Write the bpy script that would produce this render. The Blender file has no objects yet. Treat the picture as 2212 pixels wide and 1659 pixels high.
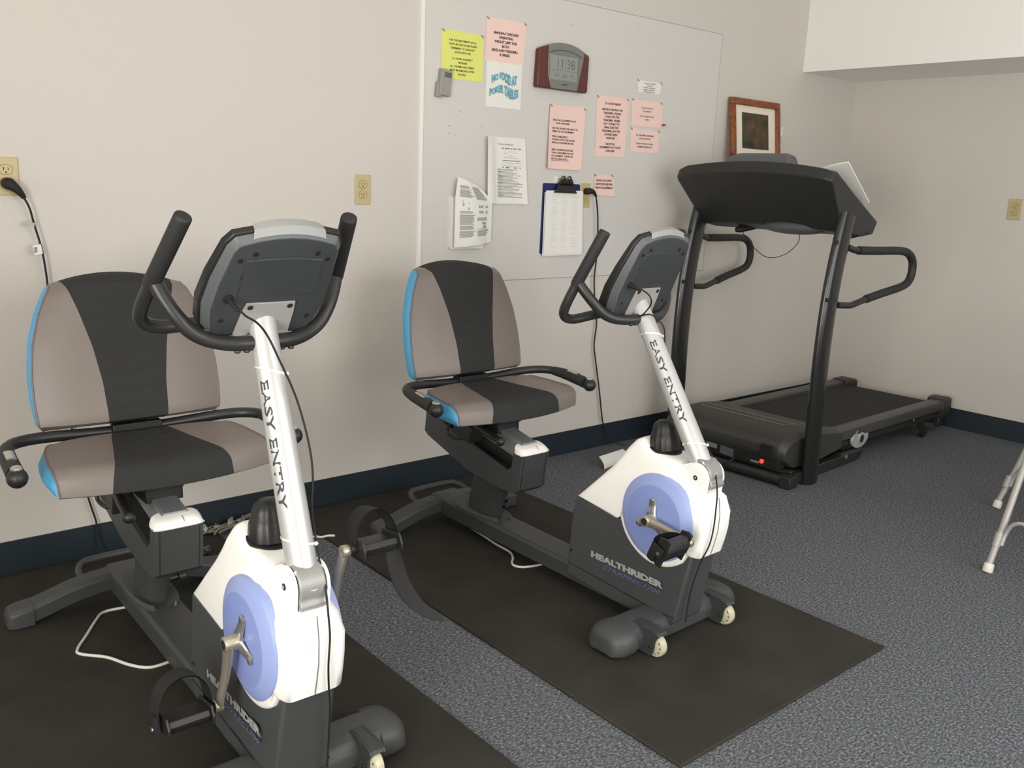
import bpy, bmesh, math, random
from mathutils import Vector, Matrix
random.seed(7)
PI = math.pi
scene = bpy.context.scene
COL = scene.collection

# ------------------------------------------------------------------ materials
def srgb(r, g, b):
    def f(c):
        c /= 255.0
        return c / 12.92 if c <= 0.04045 else ((c + 0.055) / 1.055) ** 2.4
    return (f(r), f(g), f(b), 1.0)

def mat(name, col, rough=0.5, metal=0.0, spec=0.5, bump=None, vary=None, coat=0.0, emis=None):
    m = bpy.data.materials.new(name); m.use_nodes = True
    nt = m.node_tree; N = nt.nodes; L = nt.links
    b = N['Principled BSDF']
    b.inputs['Base Color'].default_value = col
    b.inputs['Roughness'].default_value = rough
    b.inputs['Metallic'].default_value = metal
    b.inputs['Specular IOR Level'].default_value = spec
    b.inputs['Coat Weight'].default_value = coat
    if emis:
        b.inputs['Emission Color'].default_value = emis[0]; b.inputs['Emission Strength'].default_value = emis[1]
    tc = N.new('ShaderNodeTexCoord')
    if vary:                                    # (scale, dark colour, light colour)
        n = N.new('ShaderNodeTexNoise'); n.inputs['Scale'].default_value = vary[0]; n.inputs['Detail'].default_value = 4
        r = N.new('ShaderNodeValToRGB'); r.color_ramp.elements[0].color = vary[1]; r.color_ramp.elements[1].color = vary[2]
        r.color_ramp.elements[0].position = 0.3; r.color_ramp.elements[1].position = 0.7
        L.new(tc.outputs['Object'], n.inputs['Vector']); L.new(n.outputs['Fac'], r.inputs['Fac'])
        L.new(r.outputs['Color'], b.inputs['Base Color'])
    if bump:                                    # (scale, strength)
        n2 = N.new('ShaderNodeTexNoise'); n2.inputs['Scale'].default_value = bump[0]; n2.inputs['Detail'].default_value = 3
        bp = N.new('ShaderNodeBump'); bp.inputs['Strength'].default_value = bump[1]; bp.inputs['Distance'].default_value = 0.002
        L.new(tc.outputs['Object'], n2.inputs['Vector']); L.new(n2.outputs['Fac'], bp.inputs['Height'])
        L.new(bp.outputs['Normal'], b.inputs['Normal'])
    return m

def carpet_mat():
    m = bpy.data.materials.new('carpet'); m.use_nodes = True
    nt = m.node_tree; N = nt.nodes; L = nt.links; b = N['Principled BSDF']
    tc = N.new('ShaderNodeTexCoord')
    mp = N.new('ShaderNodeMapping'); mp.inputs['Scale'].default_value = (1.0, 1.9, 1.0); mp.inputs['Rotation'].default_value = (0, 0, 0.25)
    L.new(tc.outputs['Object'], mp.inputs['Vector'])
    n = N.new('ShaderNodeTexNoise'); n.inputs['Scale'].default_value = 95; n.inputs['Detail'].default_value = 6; n.inputs['Roughness'].default_value = 0.75
    L.new(mp.outputs['Vector'], n.inputs['Vector'])
    r = N.new('ShaderNodeValToRGB'); cr = r.color_ramp
    cr.elements[0].position = 0.36; cr.elements[0].color = srgb(54, 56, 59)
    cr.elements[1].position = 0.66; cr.elements[1].color = srgb(164, 167, 172)
    e = cr.elements.new(0.52); e.color = srgb(102, 105, 110)
    L.new(n.outputs['Fac'], r.inputs['Fac']); L.new(r.outputs['Color'], b.inputs['Base Color'])
    b.inputs['Roughness'].default_value = 1.0; b.inputs['Specular IOR Level'].default_value = 0.1
    bp = N.new('ShaderNodeBump'); bp.inputs['Strength'].default_value = 0.6; bp.inputs['Distance'].default_value = 0.004
    L.new(n.outputs['Fac'], bp.inputs['Height']); L.new(bp.outputs['Normal'], b.inputs['Normal'])
    return m

def stitched_mat(name, col, step, axis, off=0.0):
    """dark woven fabric with stitched lines every `step` metres along one object axis"""
    m = mat(name, col, 0.85, spec=0.25)
    nt = m.node_tree; N = nt.nodes; L = nt.links; b = N['Principled BSDF']
    tc = N.new('ShaderNodeTexCoord'); sp = N.new('ShaderNodeSeparateXYZ'); L.new(tc.outputs['Object'], sp.inputs[0])
    ad = N.new('ShaderNodeMath'); ad.operation = 'ADD'; ad.inputs[1].default_value = off
    L.new(sp.outputs[axis], ad.inputs[0])
    pp = N.new('ShaderNodeMath'); pp.operation = 'PINGPONG'; pp.inputs[1].default_value = step / 2
    L.new(ad.outputs[0], pp.inputs[0])
    mr = N.new('ShaderNodeMapRange'); mr.inputs['From Min'].default_value = 0.0; mr.inputs['From Max'].default_value = 0.006
    L.new(pp.outputs[0], mr.inputs['Value'])
    wv = N.new('ShaderNodeTexNoise'); wv.inputs['Scale'].default_value = 500; L.new(tc.outputs['Object'], wv.inputs['Vector'])
    mu = N.new('ShaderNodeMath'); mu.operation = 'MULTIPLY_ADD'; mu.inputs[1].default_value = 0.25
    L.new(wv.outputs['Fac'], mu.inputs[0]); L.new(mr.outputs[0], mu.inputs[2])
    bp = N.new('ShaderNodeBump'); bp.inputs['Strength'].default_value = 0.5; bp.inputs['Distance'].default_value = 0.003
    L.new(mu.outputs[0], bp.inputs['Height']); L.new(bp.outputs['Normal'], b.inputs['Normal'])
    return m

def wood_mat():
    m = mat('frame_wood', srgb(140, 78, 38), 0.4)
    nt = m.node_tree; N = nt.nodes; L = nt.links; b = N['Principled BSDF']
    tc = N.new('ShaderNodeTexCoord'); n = N.new('ShaderNodeTexNoise'); n.inputs['Scale'].default_value = 60; n.inputs['Distortion'].default_value = 1.5
    r = N.new('ShaderNodeValToRGB'); r.color_ramp.elements[0].color = srgb(96, 52, 24); r.color_ramp.elements[1].color = srgb(158, 92, 48)
    r.color_ramp.elements[0].position = .3; r.color_ramp.elements[1].position = .7
    L.new(tc.outputs['Object'], n.inputs['Vector']); L.new(n.outputs['Fac'], r.inputs['Fac']); L.new(r.outputs['Color'], b.inputs['Base Color'])
    return m

def print_mat():
    m = mat('art_print', srgb(60, 54, 40), 0.5)
    nt = m.node_tree; N = nt.nodes; L = nt.links; b = N['Principled BSDF']
    tc = N.new('ShaderNodeTexCoord'); n = N.new('ShaderNodeTexNoise'); n.inputs['Scale'].default_value = 14; n.inputs['Detail'].default_value = 5
    r = N.new('ShaderNodeValToRGB'); cr = r.color_ramp
    cr.elements[0].color = srgb(38, 36, 28); cr.elements[0].position = .35
    cr.elements[1].color = srgb(118, 96, 58); cr.elements[1].position = .78
    e = cr.elements.new(.52); e.color = srgb(70, 62, 42); e = cr.elements.new(.62); e.color = srgb(90, 62, 38)
    L.new(tc.outputs['Object'], n.inputs['Vector']); L.new(n.outputs['Fac'], r.inputs['Fac']); L.new(r.outputs['Color'], b.inputs['Base Color'])
    return m

M = {}
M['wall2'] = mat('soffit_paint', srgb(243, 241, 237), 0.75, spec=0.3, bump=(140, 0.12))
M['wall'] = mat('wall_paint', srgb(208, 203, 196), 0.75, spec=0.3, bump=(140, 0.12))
M['panel'] = mat('panel_paint', srgb(210, 207, 202), 0.6, spec=0.35, bump=(120, 0.08))
M['ceil'] = mat('ceiling_paint', srgb(235, 232, 226), 0.85)
M['carpet'] = carpet_mat()
M['base'] = mat('vinyl_base', srgb(31, 42, 50), 0.5)
M['mat'] = mat('rubber_mat', srgb(48, 46, 41), 0.8, spec=0.2, bump=(160, 0.3), vary=(6, srgb(48, 46, 41), srgb(57, 55, 49)))
M['plastic'] = mat('charcoal_plastic', srgb(67, 69, 70), 0.5, bump=(420, 0.15))
M['plastic_d'] = mat('dark_plastic', srgb(56, 58, 59), 0.5, bump=(420, 0.15))
M['steel_d'] = mat('painted_grey_steel', srgb(64, 66, 66), 0.45)
M['black'] = mat('black_plastic', srgb(34, 34, 33), 0.42)
M['blackm'] = mat('black_matte', srgb(22, 22, 21), 0.7)
M['foam'] = mat('black_foam', srgb(38, 38, 37), 0.6, bump=(600, 0.2))
M['blacktube'] = mat('black_tube', srgb(40, 40, 39), 0.38)
M['white'] = mat('white_shroud', srgb(250, 249, 244), 0.3, spec=0.5)
M['lav'] = mat('lavender_plastic', srgb(134, 150, 206), 0.4)
M['lav2'] = mat('lavender_rim', srgb(150, 165, 216), 0.4)
M['silver'] = mat('silver_paint', srgb(196, 197, 196), 0.34, metal=0.35)
M['alu'] = mat('aluminium', srgb(150, 153, 156), 0.4, metal=0.5)
M['chrome'] = mat('chrome', srgb(206, 204, 196), 0.16, metal=0.85)
M['nickel'] = mat('brushed_metal', srgb(196, 188, 170), 0.3, metal=0.75)
M['taupe'] = mat('taupe_vinyl', srgb(124, 115, 110), 0.42, spec=0.5, bump=(300, 0.1))
M['blue'] = mat('blue_vinyl', srgb(78, 164, 208), 0.5)
M['pipe'] = mat('piping', srgb(120, 96, 96), 0.5)
M['seatfab'] = stitched_mat('seat_fabric', srgb(50, 51, 51), 0.05, 'X')
M['backfab'] = stitched_mat('back_fabric', srgb(50, 51, 51), 0.05, 'Z', -0.013)
M['consback'] = mat('console_grey', srgb(58, 61, 63), 0.45, bump=(400, 0.1))
M['consbev'] = mat('console_bevel', srgb(90, 94, 96), 0.45, bump=(400, 0.1))
M['wheel'] = mat('clear_wheel', srgb(196, 192, 164), 0.3)
M['tie'] = mat('white_nylon', srgb(238, 238, 232), 0.4)
M['cord_w'] = mat('white_cord', srgb(226, 224, 214), 0.5)
M['ink'] = mat('ink', srgb(58, 44, 44), 0.8)
M['ink_f'] = mat('ink_faint', srgb(150, 110, 104), 0.8)
M['ink_g'] = mat('ink_grey', srgb(96, 96, 96), 0.8)
M['pink'] = mat('pink_paper', srgb(240, 208, 198), 0.8, spec=0.2)
M['yellow'] = mat('yellow_paper', srgb(224, 227, 124), 0.8, spec=0.2)
M['paper'] = mat('white_paper', srgb(232, 230, 224), 0.8, spec=0.2)
M['artblue'] = mat('blue_print', srgb(92, 184, 212), 0.7)
M['ivory'] = mat('ivory_plate', srgb(192, 176, 128), 0.4)
M['slot'] = mat('slot_dark', srgb(50, 38, 22), 0.7)
M['maroon'] = mat('maroon_wood', srgb(92, 40, 36), 0.35)
M['clockgrey'] = mat('clock_grey', srgb(126, 128, 124), 0.4, metal=0.3)
M['lcd'] = mat('lcd', srgb(140, 146, 138), 0.25)
M['lcdink'] = mat('lcd_segments', srgb(96, 102, 94), 0.4)
M['bluebd'] = mat('blue_board', srgb(22, 40, 92), 0.4)
M['clip'] = mat('clip_steel', srgb(88, 84, 78), 0.3, metal=0.9)
M['clipd'] = mat('clip_bronze', srgb(52, 46, 42), 0.35, metal=0.6)
M['remote'] = mat('grey_device', srgb(150, 148, 144), 0.5)
M['wood'] = wood_mat()
M['print'] = print_mat()
M['tread'] = mat('treadmill_black', srgb(40, 41, 40), 0.45, bump=(400, 0.12))
M['treadg'] = mat('treadmill_gloss', srgb(33, 34, 33), 0.22, spec=0.6)
M['hood'] = mat('hood_plastic', srgb(58, 58, 54), 0.5, bump=(400, 0.15))
M['belt'] = mat('running_belt', srgb(30, 30, 28), 0.8, bump=(260, 0.3))
M['rail'] = mat('rail_grey', srgb(74, 74, 70), 0.4, bump=(300, 0.1))
M['hline'] = mat('hood_print', srgb(140, 138, 128), 0.5)
M['emboss'] = mat('emboss_print', srgb(66, 67, 66), 0.4)
M['red'] = mat('red_switch', srgb(210, 40, 30), 0.3, emis=((1, .06, .03, 1), 1.2))
M['redpin'] = mat('red_pin', srgb(170, 20, 30), 0.3)
M['yelpin'] = mat('yellow_sticker', srgb(214, 190, 60), 0.4)
M['chair'] = mat('chair_grey', srgb(168, 166, 160), 0.4, metal=0.2)
M['chairseat'] = mat('chair_pad', srgb(120, 118, 112), 0.6)
M['film'] = mat('plastic_film', srgb(150, 147, 136), 0.35)
M['logo'] = mat('silver_print', srgb(160, 162, 160), 0.5)
M['logob'] = mat('blue_worn_print', srgb(84, 98, 136), 0.6)
M['textgrey'] = mat('grey_print', srgb(62, 62, 62), 0.5)
M['gap'] = mat('gap_shade_scuff', srgb(158, 154, 148), 0.8)  # grey of the shade drawn along the panel edges, and of the scuffs
M['trim'] = mat('trim_grey', srgb(150, 151, 150), 0.45)
M['plate'] = mat('plate_grey', srgb(158, 156, 152), 0.5)
M['fork'] = mat('fork_grey', srgb(150, 150, 148), 0.4, metal=0.2)
M['orange'] = mat('orange_dot', srgb(200, 130, 90), 0.5)

# ------------------------------------------------------------------ mesh helpers
class MB:
    def __init__(s):
        s.v = []; s.f = []; s.m = []
    def add(s, verts, faces, mi=0):
        o = len(s.v); s.v += [tuple(p) for p in verts]
        for f in faces: s.f.append([o + i for i in f]); s.m.append(mi)
        return s
    def box(s, c, d, rot=None, mi=0):
        hx, hy, hz = d[0] / 2, d[1] / 2, d[2] / 2
        P = [Vector((x, y, z)) for z in (-hz, hz) for y in (-hy, hy) for x in (-hx, hx)]
        if rot is not None: P = [rot @ p for p in P]
        P = [p + Vector(c) for p in P]
        return s.add(P, [(0, 2, 3, 1), (4, 5, 7, 6), (0, 1, 5, 4), (2, 6, 7, 3), (0, 4, 6, 2), (1, 3, 7, 5)], mi)
    def loft(s, rings, mi=0, closed=True, caps=True):
        n = len(rings[0]); o = len(s.v)
        for r in rings: s.v += [tuple(p) for p in r]
        k = n if closed else n - 1
        for i in range(len(rings) - 1):
            for j in range(k):
                a = o + i * n + j; b = o + i * n + (j + 1) % n
                s.f.append([a, b, b + n, a + n]); s.m.append(mi)
        if caps and closed:
            s.f.append([o + j for j in reversed(range(n))]); s.m.append(mi)
            s.f.append([o + (len(rings) - 1) * n + j for j in range(n)]); s.m.append(mi)
        return s
    def tube(s, pts, r, seg=14, mi=0, smooth=0, caps=True, flat=None):
        """sweep along pts; r a number or a list; flat=(sx, sy, up) squashes the section"""
        P = [Vector(p) for p in pts]; R = [r] * len(P) if not isinstance(r, (list, tuple)) else list(r)
        if smooth:
            Q = []; RR = []
            for i in range(len(P) - 1):
                p0 = P[max(i - 1, 0)]; p1 = P[i]; p2 = P[i + 1]; p3 = P[min(i + 2, len(P) - 1)]
                for k in range(smooth):
                    t = k / smooth
                    Q.append(0.5 * ((2 * p1) + (p2 - p0) * t + (2 * p0 - 5 * p1 + 4 * p2 - p3) * t * t + (3 * p1 - p0 - 3 * p2 + p3) * t ** 3))
                    RR.append(R[i] + (R[i + 1] - R[i]) * t)
            Q.append(P[-1]); RR.append(R[-1]); P, R = Q, RR
        T = []
        for i in range(len(P)):
            d = P[min(i + 1, len(P) - 1)] - P[max(i - 1, 0)]
            T.append(d.normalized())
        if flat: up = Vector(flat[2])
        else: up = Vector((0, 0, 1)) if abs(T[0].z) < .9 else Vector((1, 0, 0))
        nrm = (up - T[0] * up.dot(T[0])).normalized(); rings = []
        for i in range(len(P)):
            if flat: nrm = (up - T[i] * up.dot(T[i])).normalized()
            else: nrm = (nrm - T[i] * nrm.dot(T[i])).normalized()
            bi = T[i].cross(nrm); sx, sy = (flat[0], flat[1]) if flat else (1, 1)
            rings.append([P[i] + R[i] * (math.cos(a) * nrm * sx + math.sin(a) * bi * sy) for a in [2 * PI * k / seg for k in range(seg)]])
        return s.loft(rings, mi, True, caps)
    def lathe(s, prof, c, axis=(0, 0, 1), seg=28, mi=0, ripple=None):
        """prof = [(radius, height)] along axis from c"""
        A = Vector(axis).normalized(); u = Vector((1, 0, 0)) if abs(A.x) < .9 else Vector((0, 1, 0))
        u = (u - A * u.dot(A)).normalized(); w = A.cross(u); C = Vector(c); rings = []
        for r, h in prof:
            ring = []
            for k in range(seg):
                a = 2 * PI * k / seg; rr = max(r, 1e-4)
                if ripple: rr *= 1 + ripple[1] * math.cos(ripple[0] * a)
                ring.append(C + A * h + rr * (math.cos(a) * u + math.sin(a) * w))
            rings.append(ring)
        return s.loft(rings, mi)
    def sphere(s, c, r, seg=16, mi=0, sc=(1, 1, 1)):
        n = seg // 2; rings = []
        for i in range(n + 1):
            t = -PI / 2 + PI * i / n; rr = max(math.cos(t), 1e-3)
            rings.append([Vector(c) + Vector((r * rr * math.cos(2 * PI * k / seg) * sc[0], r * rr * math.sin(2 * PI * k / seg) * sc[1], r * math.sin(t) * sc[2])) for k in range(seg)])
        return s.loft(rings, mi)
    def prism(s, poly, a, b, plane='uw', mi=0):
        """extrude a 2D polygon: plane 'uw' -> (x,z) from y=a to y=b ; 'uv' -> z ; 'vw' -> x"""
        def P(p, h):
            if plane == 'uw': return (p[0], h, p[1])
            if plane == 'uv': return (p[0], p[1], h)
            return (h, p[0], p[1])
        n = len(poly); o = len(s.v)
        s.v += [P(p, a) for p in poly] + [P(p, b) for p in poly]
        s.f.append([o + i for i in range(n)]); s.m.append(mi)
        s.f.append([o + n + i for i in reversed(range(n))]); s.m.append(mi)
        for i in range(n):
            j = (i + 1) % n; s.f.append([o + i, o + n + i, o + n + j, o + j]); s.m.append(mi)
        return s
    def grid(s, fn, nu, nv, mi=0):
        o = len(s.v)
        for i in range(nu + 1):
            for j in range(nv + 1): s.v.append(tuple(fn(i / nu, j / nv)))
        for i in range(nu):
            for j in range(nv):
                a = o + i * (nv + 1) + j; s.f.append([a, a + 1, a + nv + 2, a + nv + 1]); s.m.append(mi)
        return s
    def text(s, txt, fn, size=1.0, align='CENTER', offset=0.0, mi=0, shear=0.0, width=None, sub=0):
        """flat lettering; fn maps font (x, y) to 3D. width rescales to a total width"""
        c = bpy.data.curves.new('lettering', 'FONT'); c.body = txt; c.size = size; c.align_x = align; c.offset = offset; c.shear = shear
        c.resolution_u = 2
        o = bpy.data.objects.new('lettering', c); COL.objects.link(o)
        me = bpy.data.meshes.new_from_object(o)
        if sub:
            bm = bmesh.new(); bm.from_mesh(me); bmesh.ops.triangulate(bm, faces=bm.faces)
            bm.to_mesh(me); bm.free()
        vs = [(v.co.x, v.co.y) for v in me.vertices]; fs = [tuple(p.vertices) for p in me.polygons]
        bpy.data.objects.remove(o); bpy.data.curves.remove(c); bpy.data.meshes.remove(me)
        if not vs: return s
        k = 1.0
        if width:
            x0 = min(v[0] for v in vs); x1 = max(v[0] for v in vs); k = width / (x1 - x0)
            vs = [((v[0] - x0) * k if align == 'LEFT' else v[0] * k, v[1]) for v in vs]
        return s.add([fn(x, y) for x, y in vs], fs, mi)
    def xf(s, fn):
        s.v = [tuple(fn(Vector(p))) for p in s.v]; return s
    def build(s, name, mats, parent=None, bevel=0.0, seg=2, sharp=35, recalc=True, subsurf=0, bang=30):
        me = bpy.data.meshes.new(name); me.from_pydata(s.v, [], s.f)
        if not isinstance(mats, (list, tuple)): mats = [mats]
        for m in mats: me.materials.append(m)
        for p, mi in zip(me.polygons, s.m): p.material_index = mi; p.use_smooth = True
        if recalc:
            bm = bmesh.new(); bm.from_mesh(me); bmesh.ops.recalc_face_normals(bm, faces=bm.faces); bm.to_mesh(me); bm.free()
        me.set_sharp_from_angle(angle=math.radians(sharp))
        o = bpy.data.objects.new(name, me); COL.objects.link(o)
        if parent: o.parent = parent
        if bevel:
            b = o.modifiers.new('bevel', 'BEVEL'); b.width = bevel; b.segments = seg; b.limit_method = 'ANGLE'; b.angle_limit = math.radians(bang)
            b.harden_normals = False
        if subsurf:
            b = o.modifiers.new('sub', 'SUBSURF'); b.levels = subsurf; b.render_levels = subsurf
        return o

def tag(o, label, cat, group=None):
    o['label'] = label; o['category'] = cat
    if group: o['group'] = group
    return o
def thing(name, label, cat, loc=(0, 0, 0), rz=0.0, group=None):
    o = bpy.data.objects.new(name, None); COL.objects.link(o); o.location = loc; o.rotation_euler = (0, 0, rz)
    o.empty_display_size = 0.05
    return tag(o, label, cat, group)
def struct(o):
    o['kind'] = 'structure'; return o

# ------------------------------------------------------------------ camera (solved from the room's lines)
F, YAW, PITCH, ROLL, CD, CH = 1958.17, 0.7099, 0.2195, -0.0410, 3.1619, 1.3331
fw = Vector((math.sin(YAW) * math.cos(PITCH), math.cos(YAW) * math.cos(PITCH), -math.sin(PITCH)))
rt = Vector((math.cos(YAW), -math.sin(YAW), 0)); dn = fw.cross(rt)
cr, sr = math.cos(ROLL), math.sin(ROLL)
R_, D_ = cr * rt + sr * dn, -sr * rt + cr * dn
cam = bpy.data.cameras.new('camera'); co = bpy.data.objects.new('camera', cam); COL.objects.link(co)
cam.sensor_fit = 'HORIZONTAL'; cam.sensor_width = 36.0; cam.lens = 36.0 * F / 2212.0
m4 = Matrix.Identity(4)
for i in range(3):
    m4[i][0] = R_[i]; m4[i][1] = -D_[i]; m4[i][2] = -fw[i]
m4[0][3], m4[1][3], m4[2][3] = 0.0, -CD, CH
co.matrix_world = m4; cam.clip_start = 0.02
scene.camera = co

# ------------------------------------------------------------------ room shell
XC = 5.448; XL = -4.5; YF = -4.3; ZC = 2.75; BH = 0.118
def sbox(name, lo, hi, m, kind=True):
    c = [(a + b) / 2 for a, b in zip(lo, hi)]; d = [b - a for a, b in zip(lo, hi)]
    o = MB().box(c, d).build(name, m, sharp=30)
    if kind: struct(o)
    return o
sbox('floor', (XL, YF, -0.1), (XC, 0, 0), M['carpet'])
sbox('ceiling', (XL, YF, ZC), (XC, 0, ZC + .1), M['ceil'])
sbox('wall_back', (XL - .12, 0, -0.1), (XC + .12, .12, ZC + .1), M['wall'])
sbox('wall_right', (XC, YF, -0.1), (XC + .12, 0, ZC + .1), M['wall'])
def wall_with_window(name, fixed, lo, hi, axis, w0, w1, z0, z1):
    mb = MB()
    def bx(a0, a1, b0, b1):
        if axis == 'x': mb.box(((fixed[0] + fixed[1]) / 2, (a0 + a1) / 2, (b0 + b1) / 2), (fixed[1] - fixed[0], a1 - a0, b1 - b0))
        else: mb.box(((a0 + a1) / 2, (fixed[0] + fixed[1]) / 2, (b0 + b1) / 2), (a1 - a0, fixed[1] - fixed[0], b1 - b0))
    bx(lo, w0, -.1, ZC + .1); bx(w1, hi, -.1, ZC + .1); bx(w0, w1, -.1, z0); bx(w0, w1, z1, ZC + .1)
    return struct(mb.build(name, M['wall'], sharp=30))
XR, YR = -1.5, -2.45                # unseen step in the left wall, shaped to hold an added light
WL = (-2.1, -0.4, 0.60, 2.30)       # window at the far left (y0, y1, z0, z1)
WK = (-3.9, -2.6, 0.40, 1.90)       # unseen low window, added to house a fitted side light
WF = (0.8, 4.2, 0.60, 2.30)         # window in the wall behind the camera (x0, x1, z0, z1)
wall_with_window('wall_left', (XL - .12, XL), YR, 0, 'x', *WL)
wall_with_window('added_wall_near', (XR - .12, XR), YF, YR, 'x', *WK)  # unseen wall piece added around the low light opening
sbox('added_wall_return', (XL - .12, YR - .12, -.1), (XR, YR, ZC + .1), M['wall'])  # unseen return wall, added so that both left lights fit
wall_with_window('wall_front', (YF - .12, YF), XR - .12, XC + .12, 'y', *WF)
def frame_y(name, x, y0, y1, z0, z1, axis):
    mb = MB(); t = .05
    def bar(a0, a1, b0, b1):
        if axis == 'x': mb.box((x, (a0 + a1) / 2, (b0 + b1) / 2), (.06, a1 - a0, b1 - b0))
        else: mb.box(((a0 + a1) / 2, x, (b0 + b1) / 2), (a1 - a0, .06, b1 - b0))
    bar(y0, y1, z0, z0 + t); bar(y0, y1, z1 - t, z1); bar(y0, y0 + t, z0, z1); bar(y1 - t, y1, z0, z1)
    n = 3
    for k in range(1, n): c = y0 + (y1 - y0) * k / n; bar(c - t / 2, c + t / 2, z0, z1)
    struct(mb.build(name, M['white'], sharp=30))
frame_y('window_1', XL - .06, *WL, 'x'); frame_y('window_2', YF - .06, *WF, 'y'); frame_y('added_window', XR - .06, *WK, 'x')  # the last frame is the added low window

# soffit over the right wall and the baseboards
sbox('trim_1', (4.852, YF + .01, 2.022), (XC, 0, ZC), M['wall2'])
sbox('baseboard_back', (XL, -.006, 0), (XC, 0, BH), M['base'])
sbox('baseboard_right', (XC - .006, YF + .01, 0), (XC, -.006, BH), M['base'])
sbox('baseboard_left', (XL, YR + .01, 0), (XL + .006, -.006, BH), M['base'])
PZ0_ = 0.895
# white vertical joint strip left of the painted panel
sbox('trim_2', (2.161, -.009, PZ0_), (2.179, 0, ZC), M['ceil'])
# large painted panel that carries the notices
PX0, PX1, PZ0, PZ1 = 2.180, 4.071, 0.895, 2.13
pb = MB().box(((PX0 + PX1) / 2, -.0016, (PZ0 + PZ1) / 2), (PX1 - PX0, .003, PZ1 - PZ0)).build('notice_board', M['panel'], bevel=.0015)
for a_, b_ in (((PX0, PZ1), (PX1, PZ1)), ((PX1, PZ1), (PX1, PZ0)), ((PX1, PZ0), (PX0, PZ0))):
    MB().tube([(a_[0], -.002, a_[1]), (b_[0], -.002, b_[1])], .0016, 6).build('edge_gap_shade', M['gap'], pb)  # thin grey strip drawn in for the shade at the panel edge
sc_ = MB(); rq = random.Random(5)
for x_, z_, k_ in ((2.36, 1.60, 5), (2.33, 1.53, 5), (2.46, 1.56, 4), (2.58, 1.58, 3), (2.24, 1.20, 2), (3.72, 1.92, 7), (3.66, 1.66, 4), (2.95, 2.02, 2), (3.43, 2.08, 3), (3.55, 1.60, 3)):
    for _ in range(k_):
        a_, b_ = x_ + rq.uniform(-.03, .03), z_ + rq.uniform(-.02, .02); w_ = rq.uniform(.0015, .005); h_ = rq.uniform(.001, .003)
        sc_.add([(a_ - w_, -.0036, b_), (a_, -.0036, b_ - h_), (a_ + w_, -.0036, b_ + h_ * .5), (a_, -.0036, b_ + h_)], [(0, 1, 2, 3)])
sm_ = sc_.build('scuff_marks', M['gap'], pb, recalc=False); sm_['kind'] = 'stuff'
tag(pb, 'large flat off-white painted panel on the back wall that carries the paper notices', 'notice board')

# ------------------------------------------------------------------ lights and exposure
def area(name, loc, rot, sx, sy, power, col):
    l = bpy.data.lights.new(name, 'AREA'); l.shape = 'RECTANGLE'; l.size = sx; l.size_y = sy; l.energy = power; l.color = col
    o = bpy.data.objects.new(name, l); COL.objects.link(o); o.location = loc; o.rotation_euler = rot
    return o
area('daylight_left', (XL + .01, (WL[0] + WL[1]) / 2, (WL[2] + WL[3]) / 2), (0, -PI / 2, 0), WL[3] - WL[2], WL[1] - WL[0], 36, (1.0, .965, .90))
area('added_light_near', (XR + .01, (WK[0] + WK[1]) / 2, (WK[2] + WK[3]) / 2), (0, -PI / 2, 0), WK[3] - WK[2], WK[1] - WK[0], 82, (1.0, .965, .90))  # side light added for brightness, set in the unseen low window
area('daylight_front', (1.6, YF + .01, (WF[2] + WF[3]) / 2), (PI / 2, 0, 0), 1.6, WF[3] - WF[2], 41, (1.0, .985, .955))
area('daylight_front', (3.4, YF + .01, (WF[2] + WF[3]) / 2), (PI / 2, 0, 0), 1.6, WF[3] - WF[2], 26, (.97, .985, 1.0))
w = bpy.data.worlds.new('world'); scene.world = w; w.use_nodes = True
w.node_tree.nodes['Background'].inputs[0].default_value = (.85, .92, 1, 1); w.node_tree.nodes['Background'].inputs[1].default_value = 0.15
scene.view_settings.view_transform = 'Standard'; scene.view_settings.look = 'None'
scene.view_settings.exposure = 0.22; scene.view_settings.gamma = 1.0; scene.view_settings.use_curve_mapping = False
scene.cycles.max_bounces = 8; scene.cycles.diffuse_bounces = 5; scene.cycles.sample_clamp_indirect = 6

# ------------------------------------------------------------------ rubber mats
def floor_mat(name, x0, x1, y0, y1, label):
    o = MB().box(((x0 + x1) / 2, (y0 + y1) / 2, .005), (x1 - x0, y1 - y0, .0098)).build(name, M['mat'], bevel=.004)
    return tag(o, label, 'exercise mat', 'black rubber mats under the bikes')
floor_mat('floor_mat', 1.560, 2.516, -2.012, -.02, 'black rubber mat under the right-hand exercise bike, whole front edge in view')
floor_mat('floor_mat', 0.290, 1.252, -2.012, -.02, 'black rubber mat under the left-hand, nearest exercise bike')

# ------------------------------------------------------------------ recumbent exercise bike
def smooth_pts(P, n):
    out = []
    for i in range(len(P) - 1):
        p0 = Vector(P[max(i - 1, 0)]); p1 = Vector(P[i]); p2 = Vector(P[i + 1]); p3 = Vector(P[min(i + 2, len(P) - 1)])
        for k in range(n):
            t = k / n
            out.append(0.5 * ((2 * p1) + (p2 - p0) * t + (2 * p0 - 5 * p1 + 4 * p2 - p3) * t * t + (3 * p1 - p0 - 3 * p2 + p3) * t ** 3))
    out.append(Vector(P[-1])); return out
def lerp_tab(tab, a):
    for (a0, v0), (a1, v1) in zip(tab, tab[1:]):
        if a <= a1: return v0 + (v1 - v0) * (a - a0) / (a1 - a0)
    return tab[-1][1]

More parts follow.
